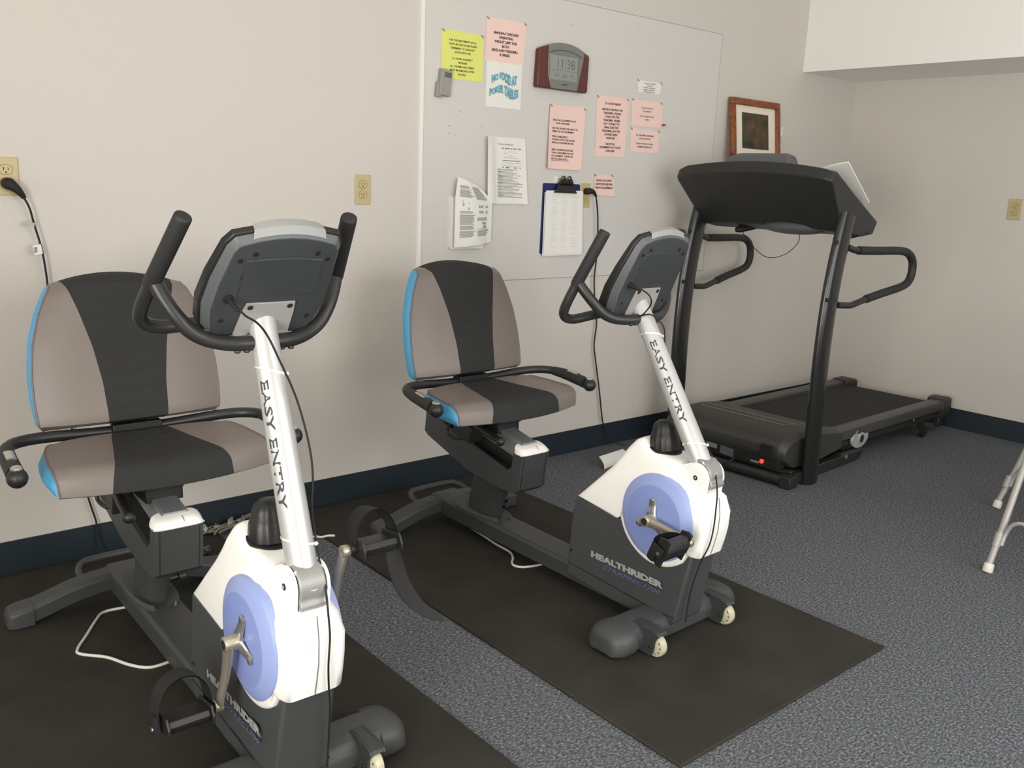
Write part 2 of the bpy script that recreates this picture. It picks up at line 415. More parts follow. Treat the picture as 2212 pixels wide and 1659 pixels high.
def pad(root, name, F_, B_, hw, sm, na, dark, bulge, bulge_dir):
    """upholstered pad: dark centre, taupe sides, blue edge strips, piping. F_/B_(a, t) front/back points at lateral
    coordinate v; hw(a) half width; sm(a) seam half width"""
    A = [i / na for i in range(na + 1)]
    NC, NS = 8, 6
    main = MB()
    def strip(mb, f, v0, v1, nc, mi=0):
        mb.grid(lambda a, t: f(a, v0(a) + (v1(a) - v0(a)) * t), na, nc, mi)
    strip(main, F_, lambda a: -sm(a), lambda a: sm(a), NC)
    strip(main, B_, lambda a: -hw(a), lambda a: hw(a), 14)
    for a in (0.0, 1.0):
        main.grid(lambda s_, t: Vector(F_(a, -sm(a) + 2 * sm(a) * t)).lerp(Vector(B_(a, -sm(a) + 2 * sm(a) * t)), s_), 2, NC)
    mo = main.build(name, dark, root, sharp=50, recalc=True)
    for sg in (-1, 1):
        sp = MB(); strip(sp, F_, lambda a: sg * sm(a), lambda a: sg * hw(a), NS)
        for a in (0.0, 1.0):
            sp.grid(lambda s_, t: Vector(F_(a, sg * (sm(a) + (hw(a) - sm(a)) * t))).lerp(Vector(B_(a, sg * (sm(a) + (hw(a) - sm(a)) * t))), s_), 2, NS)
        sp.build('side_panel', M['taupe'], mo, sharp=50)['label'] = 'taupe vinyl side panel'
        bl = MB()
        def side(a, t):
            p = Vector(F_(a, sg * hw(a))).lerp(Vector(B_(a, sg * hw(a))), t)
            return p + Vector(bulge_dir) * (sg * bulge * math.sin(PI * t) * math.sin(PI * min(max(a, .02), .98)) ** .4)
        bl.grid(side, na, 5)
        bl.tube([F_(a, sg * hw(a)) for a in A], .0028, 6, 1)
        bl.build('side_trim', [M['blue'], M['pipe']], mo, sharp=50)['label'] = 'bright blue side edge with dark piping'
    return mo

PVU, PVW = 0.536, 0.508
def build_bike(pose, ang, label, soff, crank_dir, spider, near):
    x0, y0, th = pose
    root = thing('exercise_bike', label, 'exercise bike', (x0, y0, .01), th - PI / 2, 'recumbent exercise bikes on rubber mats')
    ca, sa = math.cos(ang), math.sin(ang)
    def T(p):                                   # swing of the hinged console post
        du, dw = p[0] - PVU, p[2] - PVW
        return Vector((PVU + ca * du - sa * dw, p[1], PVW + sa * du + ca * dw))
    # ---- frame on the floor
    mb = MB(); secs = []
    for u, zb, zt, h in ((-.70, .060, .100, .05), (-.67, .046, .116, .058), (-.4, .042, .106, .058), (0, .038, .098, .058), (.30, .036, .094, .058)):
        secs.append([(u, v, z) for v, z in ((-h, zb), (h, zb), (h, zt - .008), (h - .008, zt), (-h + .008, zt), (-h, zt - .008))])
    mb.loft(secs).build('base_beam', M['steel_d'], root, bevel=.004)
    st = MB(); pts = [(-.645, v, z) for v, z in ((-.30, .028), (-.24, .044), (-.16, .066), (-.08, .078), (0, .080), (.08, .078), (.16, .066), (.24, .044), (.30, .028))]
    rings = []
    for u, v, z in smooth_pts(pts, 3):
        rings.append([(u + a, v, z + b) for a, b in ((-.036, -.026), (.036, -.026), (.036, .016), (.026, .028), (-.026, .028), (-.036, .016))])
    so = st.loft(rings).build('rear_stabilizer', M['steel_d'], root, bevel=.003)
    for sg in (-1, 1):
        e = MB(); rings = []
        for v, sc, z in ((.272, 1.0, .034), (.315, 1.04, .027), (.335, .95, .024), (.345, .6, .022)):
            rings.append([(-.645 + a * sc, sg * v, max(z + b * sc, .0005)) for a, b in ((-.039, -.034), (.039, -.034), (.039, .018), (.028, .030), (-.028, .030), (-.039, .018))])
        e.loft(rings).build('end_cap', M['plastic'], so, bevel=.004)
    MB().tube([(-.66, -.125, .080), (-.71, -.125, .094), (-.745, -.105, .104), (-.752, -.06, .108), (-.752, .06, .108), (-.745, .105, .104), (-.71, .125, .094), (-.66, .125, .080)], .0115, 12, smooth=4).build('lift_handle', M['steel_d'], root)
    fs = MB(); rings = []
    for v in [-.24 + .48 * k / 16 for k in range(17)]:
        rings.append([(u, v, z) for u, z in ((.412, .012), (.530, .012), (.535, .05), (.523, .074), (.502, .0835), (.436, .0835), (.412, .066))])
    fso = fs.loft(rings).build('front_stabilizer', M['plastic'], root, bevel=.006)
    for sg in (-1, 1):
        e = MB(); rings = []
        for v, k, dz in ((.203, .96, 0), (.207, 1.0, 0), (.235, 1.03, 0), (.258, .99, -.003), (.276, .84, -.012), (.286, .60, -.024), (.289, .40, -.032)):
            cu = .468
            rings.append([(cu + (u - cu) * k, sg * v, max(.0005, (z + dz) if z > .02 else .001 + (1 - k) * .02)) for u, z in ((.396, .001), (.440, .0), (.50, .0), (.528, .001), (.543, .03), (.536, .066), (.508, .0855), (.43, .0855), (.400, .066), (.390, .03))])
        e.loft(rings).build('end_cap', M['plastic'], fso, sharp=75, subsurf=2)
        h = MB(); hp = [(.49, .006), (.564, .004), (.571, .017), (.5745, .033), (.5755, .048), (.580, .062), (.590, .071), (.584, .080), (.558, .087), (.49, .085)]
        wv = sg * .164
        for q in (-1, 1): h.prism(hp, wv + q * .0135, wv + q * .0195)
        h.prism([(.49, .070), (.560, .0735), (.590, .0725), (.584, .080), (.558, .087), (.49, .085)], wv - .0135, wv + .0135)
        h.prism([(.49, .006), (.526, .006), (.526, .08), (.49, .08)], wv - .0135, wv + .0135)
        h.lathe([(.006, 0), (.006, .003), (.003, .0045)], (.562, wv - .0193, .034), (0, -1, 0), 12, 1)
        h.build('wheel_housing', [M['plastic_d'], M['black']], fso, bevel=.002)
        wh = MB().lathe([(.004, -.0125), (.023, -.0125), (.025, -.0112), (.028, -.0122), (.0335, -.009), (.0352, 0), (.0335, .009), (.028, .0122), (.023, .0125), (.004, .0125)], (.567, wv, .0358), (0, 1, 0), 32)
        for k in range(10):
            a = 2 * PI * k / 10
            wh.lathe([(.0026, 0), (.0026, .0010)], (.567 + .0235 * math.cos(a), wv - .0118, .0358 + .0235 * math.sin(a)), (0, -1, 0), 8, 1)
        wh.build('transport_wheel', [M['wheel'], M['ink_g']], fso)['label'] = 'translucent cream transport wheel'
    # ---- lower shroud (dark) with its lettering
    ls = MB(); poly = [(.122, .338), (.108, .24), (.100, .06), (.30, .044), (.520, .040), (.548, .062), (.572, .20), (.592, .300), (.45, .315)]
    hwv = {}
    def hw_d(u): return .0715 if u < .5 else .0715 - (u - .5) * .16
    n = len(poly)
    def ring(k, inset): return
    ls.v += [(u, -hw_d(u), z) for u, z in poly] + [(u, hw_d(u), z) for u, z in poly]
    ls.f += [list(range(n)), [n + i for i in reversed(range(n))]] + [[i, n + i, n + (i + 1) % n, (i + 1) % n] for i in range(n)]; ls.m += [0] * (n + 2)
    lo = ls.build('lower_shroud', [M['plastic'], M['logo'], M['logob'], M['blackm']], root, bevel=.007, seg=3)
    fnR = lambda base, u0: (lambda x, y: (u0 + x, -hw_d(u0 + x) - .0012, base + y))
    MB().text('HEALTHRIDER', fnR(.160, .207), .026, 'LEFT', .0016, 0, 0.0, .297).build('side_lettering', M['logo'], lo, recalc=False)
    MB().text('STRXPREC1700', fnR(.137, .262), .019, 'LEFT', .0004, 0, .3, .235).build('model_lettering', M['logob'], lo, recalc=False)
    MB().text('HEALTHRIDER', lambda x, y: (.505 - x, hw_d(.505 - x) + .0012, .160 + y), .026, 'LEFT', .0016, 0, 0.0, .297).build('side_lettering', M['logo'], lo, recalc=False)
    tr = MB()                                   # base seam and screws
    for sg in (-1, 1):
        tr.tube([(.108, sg * .0722, .104), (.30, sg * .0722, .094), (.50, sg * .0722, .080), (.548, sg * .0648, .080)], .0014, 6, 0)
        for u, z in ((.118, .150), (.478, .058)): tr.lathe([(.0055, 0), (.0055, .001)], (u, sg * .0716, z), (0, sg, 0), 10, 0)
    for k in range(6): tr.box((.1085 - .0006 * k, 0, .165 + .022 * k), (.006, .112, .006), mi=1)
    tr.build('seam_trim', [M['blackm'], M['plastic']], lo)
    # ---- upper shroud (white)
    up = [(.131, .342), (.200, .413), (.262, .478), (.292, .518), (.312, .548), (.338, .578), (.358, .589), (.376, .586), (.392, .570), (.425, .560), (.465, .553), (.500, .546), (.530, .530), (.555, .503),
          (.580, .480), (.606, .473), (.620, .462), (.628, .415), (.626, .365), (.618, .325), (.608, .286), (.592, .283), (.578, .290)]
    dc = (.460, .371)
    for a in range(-48, -196, -8):
        up.append((dc[0] + .150 * math.cos(math.radians(a)), dc[1] + .150 * math.sin(math.radians(a))))
    up += [(.300, .318), (.25, .326), (.19, .334)]
    c0 = (.43, .40)
    def hw_u(u, z):
        h = .0745
        if z > .44: h -= (z - .44) * .12
        tz = min(max((z - .43) / .085, 0), 1); tz = tz * tz * (3 - 2 * tz)
        if u > .49: h -= (u - .49) * .44 * tz
        if u > .55: h -= (u - .55) * .10 * (1 - tz)
        return h
    us = MB(); n = len(up); rings = []
    lowset = lambda u, z: (z < .345 and u < .59)
    def rr(depth, vf, sg):
        out = []
        for u, z in up:
            d = math.hypot(u - c0[0], z - c0[1]); k = max(0.0, 1 - depth / d) if d > 0 else 1
            uu, zz = c0[0] + (u - c0[0]) * k, c0[1] + (z - c0[1]) * k
            rnd = vf * (.35 if lowset(u, z) else 1.0)
            out.append((uu, sg * (hw_u(uu, zz) - rnd), zz))
        return out
    seq = []
    for fr in (.90, .66, .40): seq.append([(c0[0] + (u - c0[0]) * (1 - fr), -hw_u(c0[0] + (u - c0[0]) * (1 - fr), c0[1] + (z - c0[1]) * (1 - fr)), c0[1] + (z - c0[1]) * (1 - fr)) for u, z in up])
    Rr = .022
    edge = [(Rr * (1 - math.sin(t)), Rr * (1 - math.cos(t))) for t in [0, .3, .6, .9, 1.2, PI / 2]]
    for d, vv in edge: seq.append(rr(d, vv, -1))
    rev = [[(p[0], -p[1], p[2]) for p in r] for r in reversed(seq)]
    us.loft(seq + rev)
    # thin black seams on the front face and a small slot by the post
    uo = us.build('upper_shroud', M['white'], root, sharp=60)
    se = MB().tube([(.6215, 0, .466), (.6292, 0, .415), (.6272, 0, .365), (.6192, 0, .325), (.610, 0, .288)], .0009, 6)
    se.build('front_seam', M['ink_g'], uo)
    for sg in (-1, 1):
        cv = MB(); h = .066
        cv.lathe([(.134, .058), (.132, .0765), (.126, .0800), (.103, .0890), (.100, .0900), (.02, .0905)], (dc[0], 0, dc[1]), (0, sg, 0), 56, 0)
        for i, f in enumerate(cv.f):
            r = max(math.hypot(cv.v[j][0] - dc[0], cv.v[j][2] - dc[1]) for j in f)
            cv.m[i] = 1 if r > .101 else 0
        cv.build('crank_cover', [M['lav'], M['lav2']], uo, sharp=25)['label'] = 'round lavender-blue crank cover disc'
        pc = MB().lathe([(.043, .0315), (.0435, .0365), (.041, .0400), (.034, .0412), (.001, .0415)], (.563, 0, .517), (0, sg, 0), 36)
        pc.prism([(.500, .47), (.545, .44), (.600, .468), (.606, .517), (.540, .556), (.505, .54)], sg * .0315, sg * .0395)
        pc.lathe([(.0415, .0285), (.0415, .0315)], (.563, 0, .517), (0, sg, 0), 30, 1)
        pc.lathe([(.0075, 0), (.0075, .002)], (.563, sg * .0413, .517), (0, sg, 0), 14, 1)
        pc.lathe([(.004, 0), (.004, .003)], (.563, sg * .0425, .517), (0, sg, 0), 10, 2)
        pc.build('pivot_cover', [M['white'], M['blackm'], M['chrome']], uo, bevel=.003)
        MB().lathe([(.004, 0), (.004, .002)], (.335, sg * .0595, .535), (0, sg, 0), 10).build('screw_hole', M['blackm'], uo)
    # ---- resistance knob in its dark recess
    kn = MB(); ax = (-.10, 0, 1.0)
    kn.lathe([(.052, -.006), (.052, .001), (.046, .002)], (.414, 0, .564), (.16, 0, 1), 36, 1)
    kn.lathe([(.046, 0), (.0465, .012), (.0445, .032), (.041, .046), (.0375, .052), (.036, .064), (.030, .078), (.018, .087), (.001, .089)], (.413, 0, .560), ax, 60, 0, (12, .03))
    kn.build('resistance_knob', [M['black'], M['blackm']], root)
    # ---- seat post, housing and sliding rail
    ps = MB(); rings = []
    for z, ur, uf, h in ((.085, -.500, -.345, .036), (.15, -.488, -.330, .036), (.22, -.468, -.298, .038), (.29, -.45, -.262, .040)):
        c = (ur + uf) / 2; a = (uf - ur) / 2
        rings.append([(c + a * math.copysign(abs(math.cos(t)) ** .6, math.cos(t)), h * math.copysign(abs(math.sin(t)) ** .7, math.sin(t)), z) for t in [2 * PI * k / 28 for k in range(28)]])
    ps.loft(rings).build('seat_post', M['steel_d'], root, sharp=60)
    cl = MB(); rings = []
    for z, e in ((.096, .0), (.112, -.001), (.118, -.007)):
        rings.append([(-.435 + (.150 + e) * math.copysign(abs(math.cos(t)) ** .8, math.cos(t)), (.064 + e) * math.copysign(abs(math.sin(t)) ** .8, math.sin(t)), z - .02 * (1 if math.cos(t) > .9 else 0)) for t in [2 * PI * k / 40 for k in range(40)]])
    cl.loft(rings).build('post_collar', M['plastic'], root, sharp=40)
    MB().lathe([(.012, 0), (.012, .05), (.018, .045), (.020, .065), (.016, .070)], (-.41, .03, .140), (0, 1, 0), 18).build('height_knob', M['black'], root)
    hs = MB(); prof = [(-.712, .445), (-.722, .360), (-.70, .345), (-.44, .268), (-.27, .252), (-.185, .254), (-.165, .268), (-.150, .396), (-.196, .400), (-.205, .345), (-.232, .326), (-.60, .412), (-.66, .452)]
    for sg in (-1, 1): hs.prism(prof, sg * .050, sg * .063)
    hs.prism([(-.712, .37), (-.722, .352), (-.70, .340), (-.44, .263), (-.27, .250), (-.185, .252), (-.165, .268), (-.150, .396), (-.175, .398), (-.20, .30), (-.45, .31)], -.055, .055)
    hs.prism([(-.712, .445), (-.722, .360), (-.69, .36), (-.685, .445)], -.055, .055)
    hs.tube([(-.1512, .012, .398), (-.1665, .012, .268)], .0012, 6, 1)
    hs.build('rail_housing', [M['plastic'], M['blackm']], root, bevel=.004)
    rl = MB(); dx, dz = -.978, .208
    for a, (w0, w1) in enumerate((( .0, .036),)):
        P0 = Vector((-.175, 0, .392)); P1 = P0 + Vector((dx, 0, dz)) * .53
        sec = [(-.036, -.03), (.036, -.03), (.036, .034), (.030, .040), (-.030, .040), (-.036, .034)]
        rl.loft([[(P.x - .2 * b, v, P.z + .98 * b) for v, b in sec] for P in (P0, P1)])
    rl.build('seat_rail', M['alu'], root, bevel=.002)
    cp = MB(); rings = []
    for v in [-.068 + .136 * k / 20 for k in range(21)]:
        t = abs(v) / .068; zt = .4225 - .014 * t ** 7; uf = -.143 - .010 * t ** 6; ub = -.205 + .02 * t ** 4
        if k_ := (t > .98): zt -= .004
        rings.append([(ub, v, .402), (ub, v, zt + .006), (uf - .022, v, zt), (uf - .006, v, zt - .008), (uf, v, .401), (uf - .002, v, .398)])
    cp.loft(rings).tube([(-.150, .012, .400), (-.149, .012, .4145), (-.166, .012, .4232)], .0010, 6, 1)
    cp.build('rail_cap', [M['white'], M['ink_g']], root, sharp=50)
    # ---- seat group (slides on the rail)
    sx, sz = soff
    S = lambda p: (p[0] + sx, p[1], p[2] + sz)
    hwS = [(0, .272), (.08, .279), (.3, .280), (.6, .268), (.85, .248), (1, .22)]
    smS = [(0, .158), (.3, .130), (.6, .098), (1, .066)]
    def seatF(a, v):
        hwv_ = lerp_tab(hwS, a); t = v / hwv_
        uf = -.148 - .052 * t * t; u = uf + (-.455 - uf + .03 * t * t) * (.5 - .5 * math.cos(PI * a)) ** .82
        edge_ = (1 - abs(t) ** 6) ; top = .588 + .018 * a - .010 * (1 - t * t) - .012 * abs(t) ** 5
        f = min(a / .24, 1.0); f = math.sqrt(max(0, 1 - (1 - f) ** 2)); g = min((1 - a) / .08, 1.0); g = .55 + .45 * math.sqrt(max(0, 1 - (1 - g) ** 2))
        z = .516 + (top - .516) * f * g
        return S((u, v, z))
    def seatB(a, v):
        hwv_ = lerp_tab(hwS, a); t = v / hwv_
        uf = -.155 - .050 * t * t; u = uf + (-.452 - uf + .03 * t * t) * (.5 - .5 * math.cos(PI * a)) ** .82
        return S((u, v * .985, .512 + .012 * a))
    pad(root, 'seat', seatF, seatB, lambda a: lerp_tab(hwS, a), lambda a: lerp_tab(smS, a), 20, M['seatfab'], .020, (0, 1, 0))
    hwB = [(0, .236), (.04, .249), (.2, .2535), (.4, .2515), (.6, .241), (.8, .219), (.94, .195), (1, .178)]
    smB = [(0, .080), (.3, .086), (.55, .101), (.8, .125), (1, .147)]
    def backF(a, v):
        hwv_ = lerp_tab(hwB, a); t = v / hwv_
        z = .610 + (.412 - .030 * t * t) * a + .004 * (1 - t * t) * (1 - a)
        ur = -.522 - (z - .61) * .235
        ends = min(a / .07, (1 - a) / .05, 1.0); ends = .45 + .55 * math.sqrt(max(0, 1 - (1 - ends) ** 2))
        th_ = (.034 + .052 * (1 - abs(t) ** 2.2)) * ends + .004
        return S((ur + th_, v, z))
    def backB(a, v):
        hwv_ = lerp_tab(hwB, a); t = v / hwv_
        z = .610 + (.412 - .030 * t * t) * a + .004 * (1 - t * t) * (1 - a)
        return S((-.535 - (z - .61) * .235 - .012 * (1 - t * t), v * .995, z))
    pad(root, 'backrest', backF, backB, lambda a: lerp_tab(hwB, a), lambda a: lerp_tab(smB, a), 26, M['backfab'], .008, (0, 1, 0))
    sb = MB()
    sb.box(S((-.478, 0, .580)), (.030, .135, .062)); sb.box(S((-.49, 0, .53)), (.05, .09, .10)); sb.box(S((-.545, 0, .66)), (.012, .09, .20), Matrix.Rotation(-.23, 3, 'Y'))
    sb.box(S((-.36, 0, .492)), (.22, .10, .036)); sb.box(S((-.36, 0, .462)), (.20, .10, .05))
    for v in (-.044, .044): sb.lathe([(.008, 0), (.008, .004), (.004, .007)], S((-.463, v, .582)), (1, 0, 0), 12, 1)
    sb.build('seat_bracket', [M['black'], M['nickel']], root, bevel=.003)
    arm = MB(); half = [(-.488, 0, .588), (-.484, .12, .592), (-.474, .23, .600), (-.452, .30, .604), (-.41, .342, .604), (-.34, .356, .599), (-.232, .360, .584)]
    arm.tube([S((p[0], -p[1], p[2])) for p in reversed(half)] + [S(p) for p in half[1:]], .0155, 14, smooth=4)
    ao = arm.build('armrest_bar', M['blacktube'], root)
    for sg in (-1, 1):
        MB().tube([S((-.400, sg * .346, .6035)), S((-.34, sg * .356, .599)), S((-.235, sg * .360, .5845))], [.0165, .0205, .0215], 16, smooth=4).build('hand_grip', M['foam'], ao)
        MB().tube([S((-.325, sg * .356, .617)), S((-.275, sg * .358, .611))], .0075, 10, flat=(.5, 1.6, (0, 0, 1))).build('pulse_plate', M['chrome'], ao)['label'] = 'chrome pulse sensor plate'
        MB().sphere(S((-.214, sg * .360, .580)), .0245, 18).build('ball_knob', M['black'], ao)
        MB().lathe([(.0135, 0), (.0135, .004), (.0105, .007), (.001, .0075)], S((-.216, sg * .360, .6015)), (.15, 0, 1), 20).build('chrome_button', M['chrome'], ao)['label'] = 'chrome button on top of the ball'
    lv = MB(); lv.box(S((-.385, -.088, .435)), (.10, .055, .062), Matrix.Rotation(.22, 3, 'Y'))
    lv.tube([S((-.32, -.108, .470)), S((-.24, -.118, .460)), S((-.165, -.124, .450))], [.0125, .0135, .0125], 14)
    lv.sphere(S((-.158, -.125, .449)), .0165, 14)
    lv.tube([S((-.42, -.112, .475)), S((-.455, -.122, .435)), S((-.455, -.122, .405)), S((-.41, -.112, .395)), S((-.35, -.105, .42))], .006, 8, smooth=3)
    lv.build('adjustment_lever', M['black'], root, bevel=.003)
    # ---- hinged console post
    Q0 = Vector((.575, 0, .500)); Q1 = Vector((.386, 0, 1.036)); AX = (Q1 - Q0).normalized(); FR = Vector((AX.z, 0, -AX.x))
    LN = (Q1 - Q0).length
    prof = [(0, .0285), (.10, .0315), (.3, .031), (.7, .029), (1.0, .0275)]
    mb = MB(); rings = []
    for f, r in prof:
        C = Q0 + AX * LN * f
        rings.append([T(C + FR * r * math.cos(t) + Vector((0, 1, 0)) * r * math.sin(t)) for t in [2 * PI * k / 32 for k in range(32)]])
    mb.loft(rings)
    po = mb.build('console_post', M['silver'], root, sharp=50)
    # lettering wrapped on the tube, reading down it
    tx = MB(); phi0 = math.radians(-74)
    def onpost(x, y):
        s_ = LN - .135 - x; f = s_ / LN; r = lerp_tab(prof, f) + .0007; a = phi0 + y / r
        return T(Q0 + AX * s_ + FR * r * math.cos(a) + Vector((0, 1, 0)) * r * math.sin(a))
    tx.text('EASY ENTRY', onpost, .026, 'LEFT', .0005, 0, 0, .262, 1)
    tx.build('lettering', M['textgrey'], po, recalc=False)
    fk = MB(); fp = []
    for a in range(-25, 196, 15): fp.append((.563 + .047 * math.cos(math.radians(a)), .517 + .047 * math.sin(math.radians(a))))
    fp += [(.520, .490), (.56, .468), (.606, .474), (.613, .484)]
    fk.prism(fp, -.029, .029); fk.xf(T)
    fk.build('hinge_fork', M['fork'], root, bevel=.004)
    wl = MB().tube([T(Vector(p)) for p in ((.585, -.0285, .555), (.602, -.018, .528), (.607, 0, .516), (.602, .018, .528), (.585, .0285, .555))], .0035, 8, smooth=3)
    wl.build('weld_bead', M['silver'], po)
    for f, flip in ((.800, -1), (.185, 1)):
        r = lerp_tab(prof, f) + .0006; C = Q0 + AX * LN * f; tie = MB()
        pts = [T(C + FR * r * math.cos(t) + Vector((0, 1, 0)) * r * math.sin(t) - AX * (.012 * math.cos(t - .9))) for t in [2 * PI * k / 30 for k in range(31)]]
        tie.tube(pts, .0022, 6, flat=(.5, 1.2, tuple(FR)))
        tie.sphere(T(C + FR * r * math.cos(.9) + Vector((0, 1, 0)) * r * math.sin(.9) + Vector((.003, .003, 0)) - AX * .012), .0045, 8)
        tie.build('zip_tie', M['tie'], po)['label'] = 'white nylon zip tie'
    # ---- console head
    O = Vector((.404, 0, 1.033)); d = Vector((.616, 0, .787)); nn = Vector((.787, 0, -.616))
    K = lambda v, s_, h: T(O + d * s_ + nn * h + Vector((0, v, 0)))
    def outline(e):
        half = [(.088 + e, -.046 - e * .7), (.104 + e, -.030 - e * .3), (.116 + e, .030), (.114 + e, .10), (.103 + e, .178 + e * .5), (.094 + e * .8, .193 + e), (.06, .205 + e), (.03, .211 + e)]
        return half + [(0, .213 + e)] + [(-v, s_) for v, s_ in reversed(half)]
    cm = MB()
    tf = lambda s_: lerp_tab([(-.2, 1.2), (-.05, 1.2), (.08, .95), (.215, .60), (.4, .60)], s_)
    lev = [(0.0, 0), (-.002, .003), (-.026, .014)]
    cm.loft([[K(v, s_, h * tf(s_)) for v, s_ in outline(e)] for h, e in lev], 0)
    nside = len(outline(0))
    for i, f in enumerate(cm.f):
        vs = [cm.v[j] for j in f]
        if len(f) == 4 and i >= nside: cm.m[i] = 1
    coo = cm.build('console', [M['consback'], M['consbev']], root, bevel=.002, sharp=30)
    MB().loft([[K(v, s_, h * tf(s_)) for v, s_ in outline(e)] for h, e in ((-.025, .013), (-.029, .018), (-.050, .019), (-.058, .009))]).build('console_face', M['black'], coo, bevel=.002)
    sv = MB()
    def trim(a, t):
        v = -.074 + .148 * t; s_ = lerp_tab([(0, .213), (.03, .211), (.06, .205), (.094, .193)], abs(v))
        h = (-.010 - .046 * a) * .6; e = .006 + .014 * min(a / .35, 1)
        return K(v * (1 - .06 * a), s_ + e + .002, h)
    sv.grid(trim, 6, 12); sv.grid(lambda a, t: Vector(trim(a, t)) - (T(d) - T(Vector((0, 0, 0)))) * .006, 6, 12)
    sv.build('top_trim', M['trim'], coo)['label'] = 'silver top trim'
    bc = MB().prism([(-.078, .160), (-.04, .164), (0, .1655), (.04, .164), (.080, .160), (.094, .066), (-.074, .066)], 0, .0022, 'uv')
    bc.xf(lambda p: K(p.x, p.y, p.z)); bc.build('battery_cover', M['consback'], coo, bevel=.0012)
    for v, s_ in ((-.064, .176), (.064, .176), (-.090, .160), (.090, .160), (-.074, .116), (-.092, 0), (.092, 0)):
        MB().lathe([(.0055, 0), (.0055, .0016), (.0042, .0018)], K(v, s_, -.0006), tuple(T(nn) - T(Vector((0, 0, 0)))), 14).build('screw', M['black'], coo)
    mp = MB().prism([(-.052, .048), (.052, .048), (.056, .02), (.060, -.044), (-.060, -.044), (-.056, .02)], 0, .004, 'uv')
    mp.xf(lambda p: K(p.x, p.y, p.z + .0005))
    for v in (-.042, .042): mp.lathe([(.006, 0), (.006, .002)], K(v, .038, .0046), tuple(T(nn) - T(Vector((0, 0, 0)))), 12, 1)
    for sg in (-1, 1): mp.tube([K(sg * .045, -.036, .006), K(sg * .044, -.052, .012)], .016, 10, 0, flat=(.25, 1.0, tuple(FR)))
    mp.build('mount_plate', [M['plate'], M['blackm']], coo, bevel=.001)['label'] = 'silver mounting plate'
    pl = MB().lathe([(.010, 0), (.010, .004), (.006, .005), (.0055, .02), (.004, .034), (.0025, .04)], K(-.091, .062, .0), tuple(T(Vector((.85, .16, -.55))) - T(Vector((0, 0, 0)))), 14)
    pl.build('power_plug', M['blackm'], coo)
    # ---- handlebars
    hb = MB()
    Rh = [(.334, -.198, 1.105), (.296, -.207, 1.056), (.272, -.204, 1.028), (.262, -.188, 1.012), (.262, -.160, 1.005), (.272, -.13, 1.007), (.288, -.09, 1.012), (.296, -.04, 1.015)]
    Lh = [(p[0], -p[1], p[2]) for p in reversed(Rh)]
    hb.tube([T(Vector(p)) for p in [(.352, -.194, 1.127)] + Rh + [(.298, 0, 1.016)] + Lh + [(.352, .194, 1.127)]], .0145, 16, smooth=4)
    ho = hb.build('handlebar', M['blacktube'], root)
    for sg in (-1, 1):
        g = MB().tube([T(Vector((.328, sg * .200, 1.098))), T(Vector((.333, sg * .1985, 1.104))), T(Vector((.440, sg * .172, 1.234))), T(Vector((.4425, sg * .1714, 1.2370))), T(Vector((.4435, sg * .171, 1.2385)))], [.0150, .0172, .0172, .0166, .0140], 20)
        g.build('hand_grip', M['foam'], ho, sharp=50)
        br = MB().tube([T(Vector(p)) for p in ((.338, sg * .196, 1.108), (.349, sg * .184, 1.078), (.360, sg * .166, 1.045), (.368, sg * .142, 1.013), (.376, sg * .112, .994), (.388, sg * .078, .985), (.396, sg * .05, .983), (.400, sg * .024, .983))], .0155, 16, smooth=4)
        for dv in (.038, .058):
            br.lathe([(.0065, 0), (.0065, .004), (.004, .006)], T(Vector((.400, sg * dv, .970))), tuple(T(Vector((.15, 0, -1))) - T(Vector((0, 0, 0)))), 12, 1)
        br.build('brace_tube', [M['blacktube'], M['black']], ho)
    # ---- cranks and pedals
    for sg in (-1, 1):
        cd = Vector((crank_dir[0], 0, crank_dir[1])) * (1 if sg < 0 else -1)
        C = Vector((dc[0], 0, dc[1])); E_ = C + cd * .165
        cx = MB()
        cx.lathe([(.017, .088), (.019, .094), (.0165, .104), (.0165, .128), (.015, .1295)], (C.x, 0, C.z), (0, sg, 0), 24)
        cx.lathe([(.0105, .1292), (.0105, .1300)], (C.x, 0, C.z), (0, sg, 0), 18, 1)
        pts = [C + Vector((0, sg * .118, 0)), C + cd * .045 + Vector((0, sg * .117, 0)), C + cd * .10 + Vector((0, sg * .120, 0)), E_ + Vector((0, sg * .128, 0))]
        cx.tube(pts, [.0165, .0135, .0115, .0125], 14, smooth=4, flat=(.75, 1.05, (0, 1, 0)))
        cx.lathe([(.0125, -.009), (.014, -.007), (.014, .007), (.0125, .009)], E_ + Vector((0, sg * .129, 0)), (0, sg, 0), 20)
        cko = cx.build('crank_arm', [M['nickel'], M['blackm']], root, sharp=50)
        spd = MB()
        for a in spider:
            aa = math.radians(a); q = Vector((math.cos(aa), 0, math.sin(aa)))
            spd.tube([C + Vector((0, sg * .0975, 0)), C + q * .02 + Vector((0, sg * .0965, 0)), C + q * .040 + Vector((0, sg * .0935, 0)), C + q * .060 + Vector((0, sg * .092, 0))], [.019, .0155, .0130, .0135], 14, smooth=3, flat=(.38, 1.0, (0, 1, 0)))
            spd.lathe([(.0085, 0), (.0085, .0015), (.006, .003)], C + q * .056 + Vector((0, sg * .0955, 0)), (0, sg, 0), 16, 1)
        spd.build('crank_spider', [M['chrome'], M['chrome']], cko, sharp=50)
        # pedal: foot face looks back and up towards the rider
        PC = E_ + Vector((0, sg * .200, 0)); N_ = Vector((-.15, 0, .99)) if near else Vector((-.90, 0, .35))
        N_.normalize(); TT = Vector((N_.z, 0, -N_.x)); Vv = Vector((0, sg, 0))
        pd = MB(); W3 = lambda t, v, nz: PC + TT * t + Vv * v + N_ * nz
        rot = Matrix((TT, Vector((0, 1, 0)), N_)).transposed()
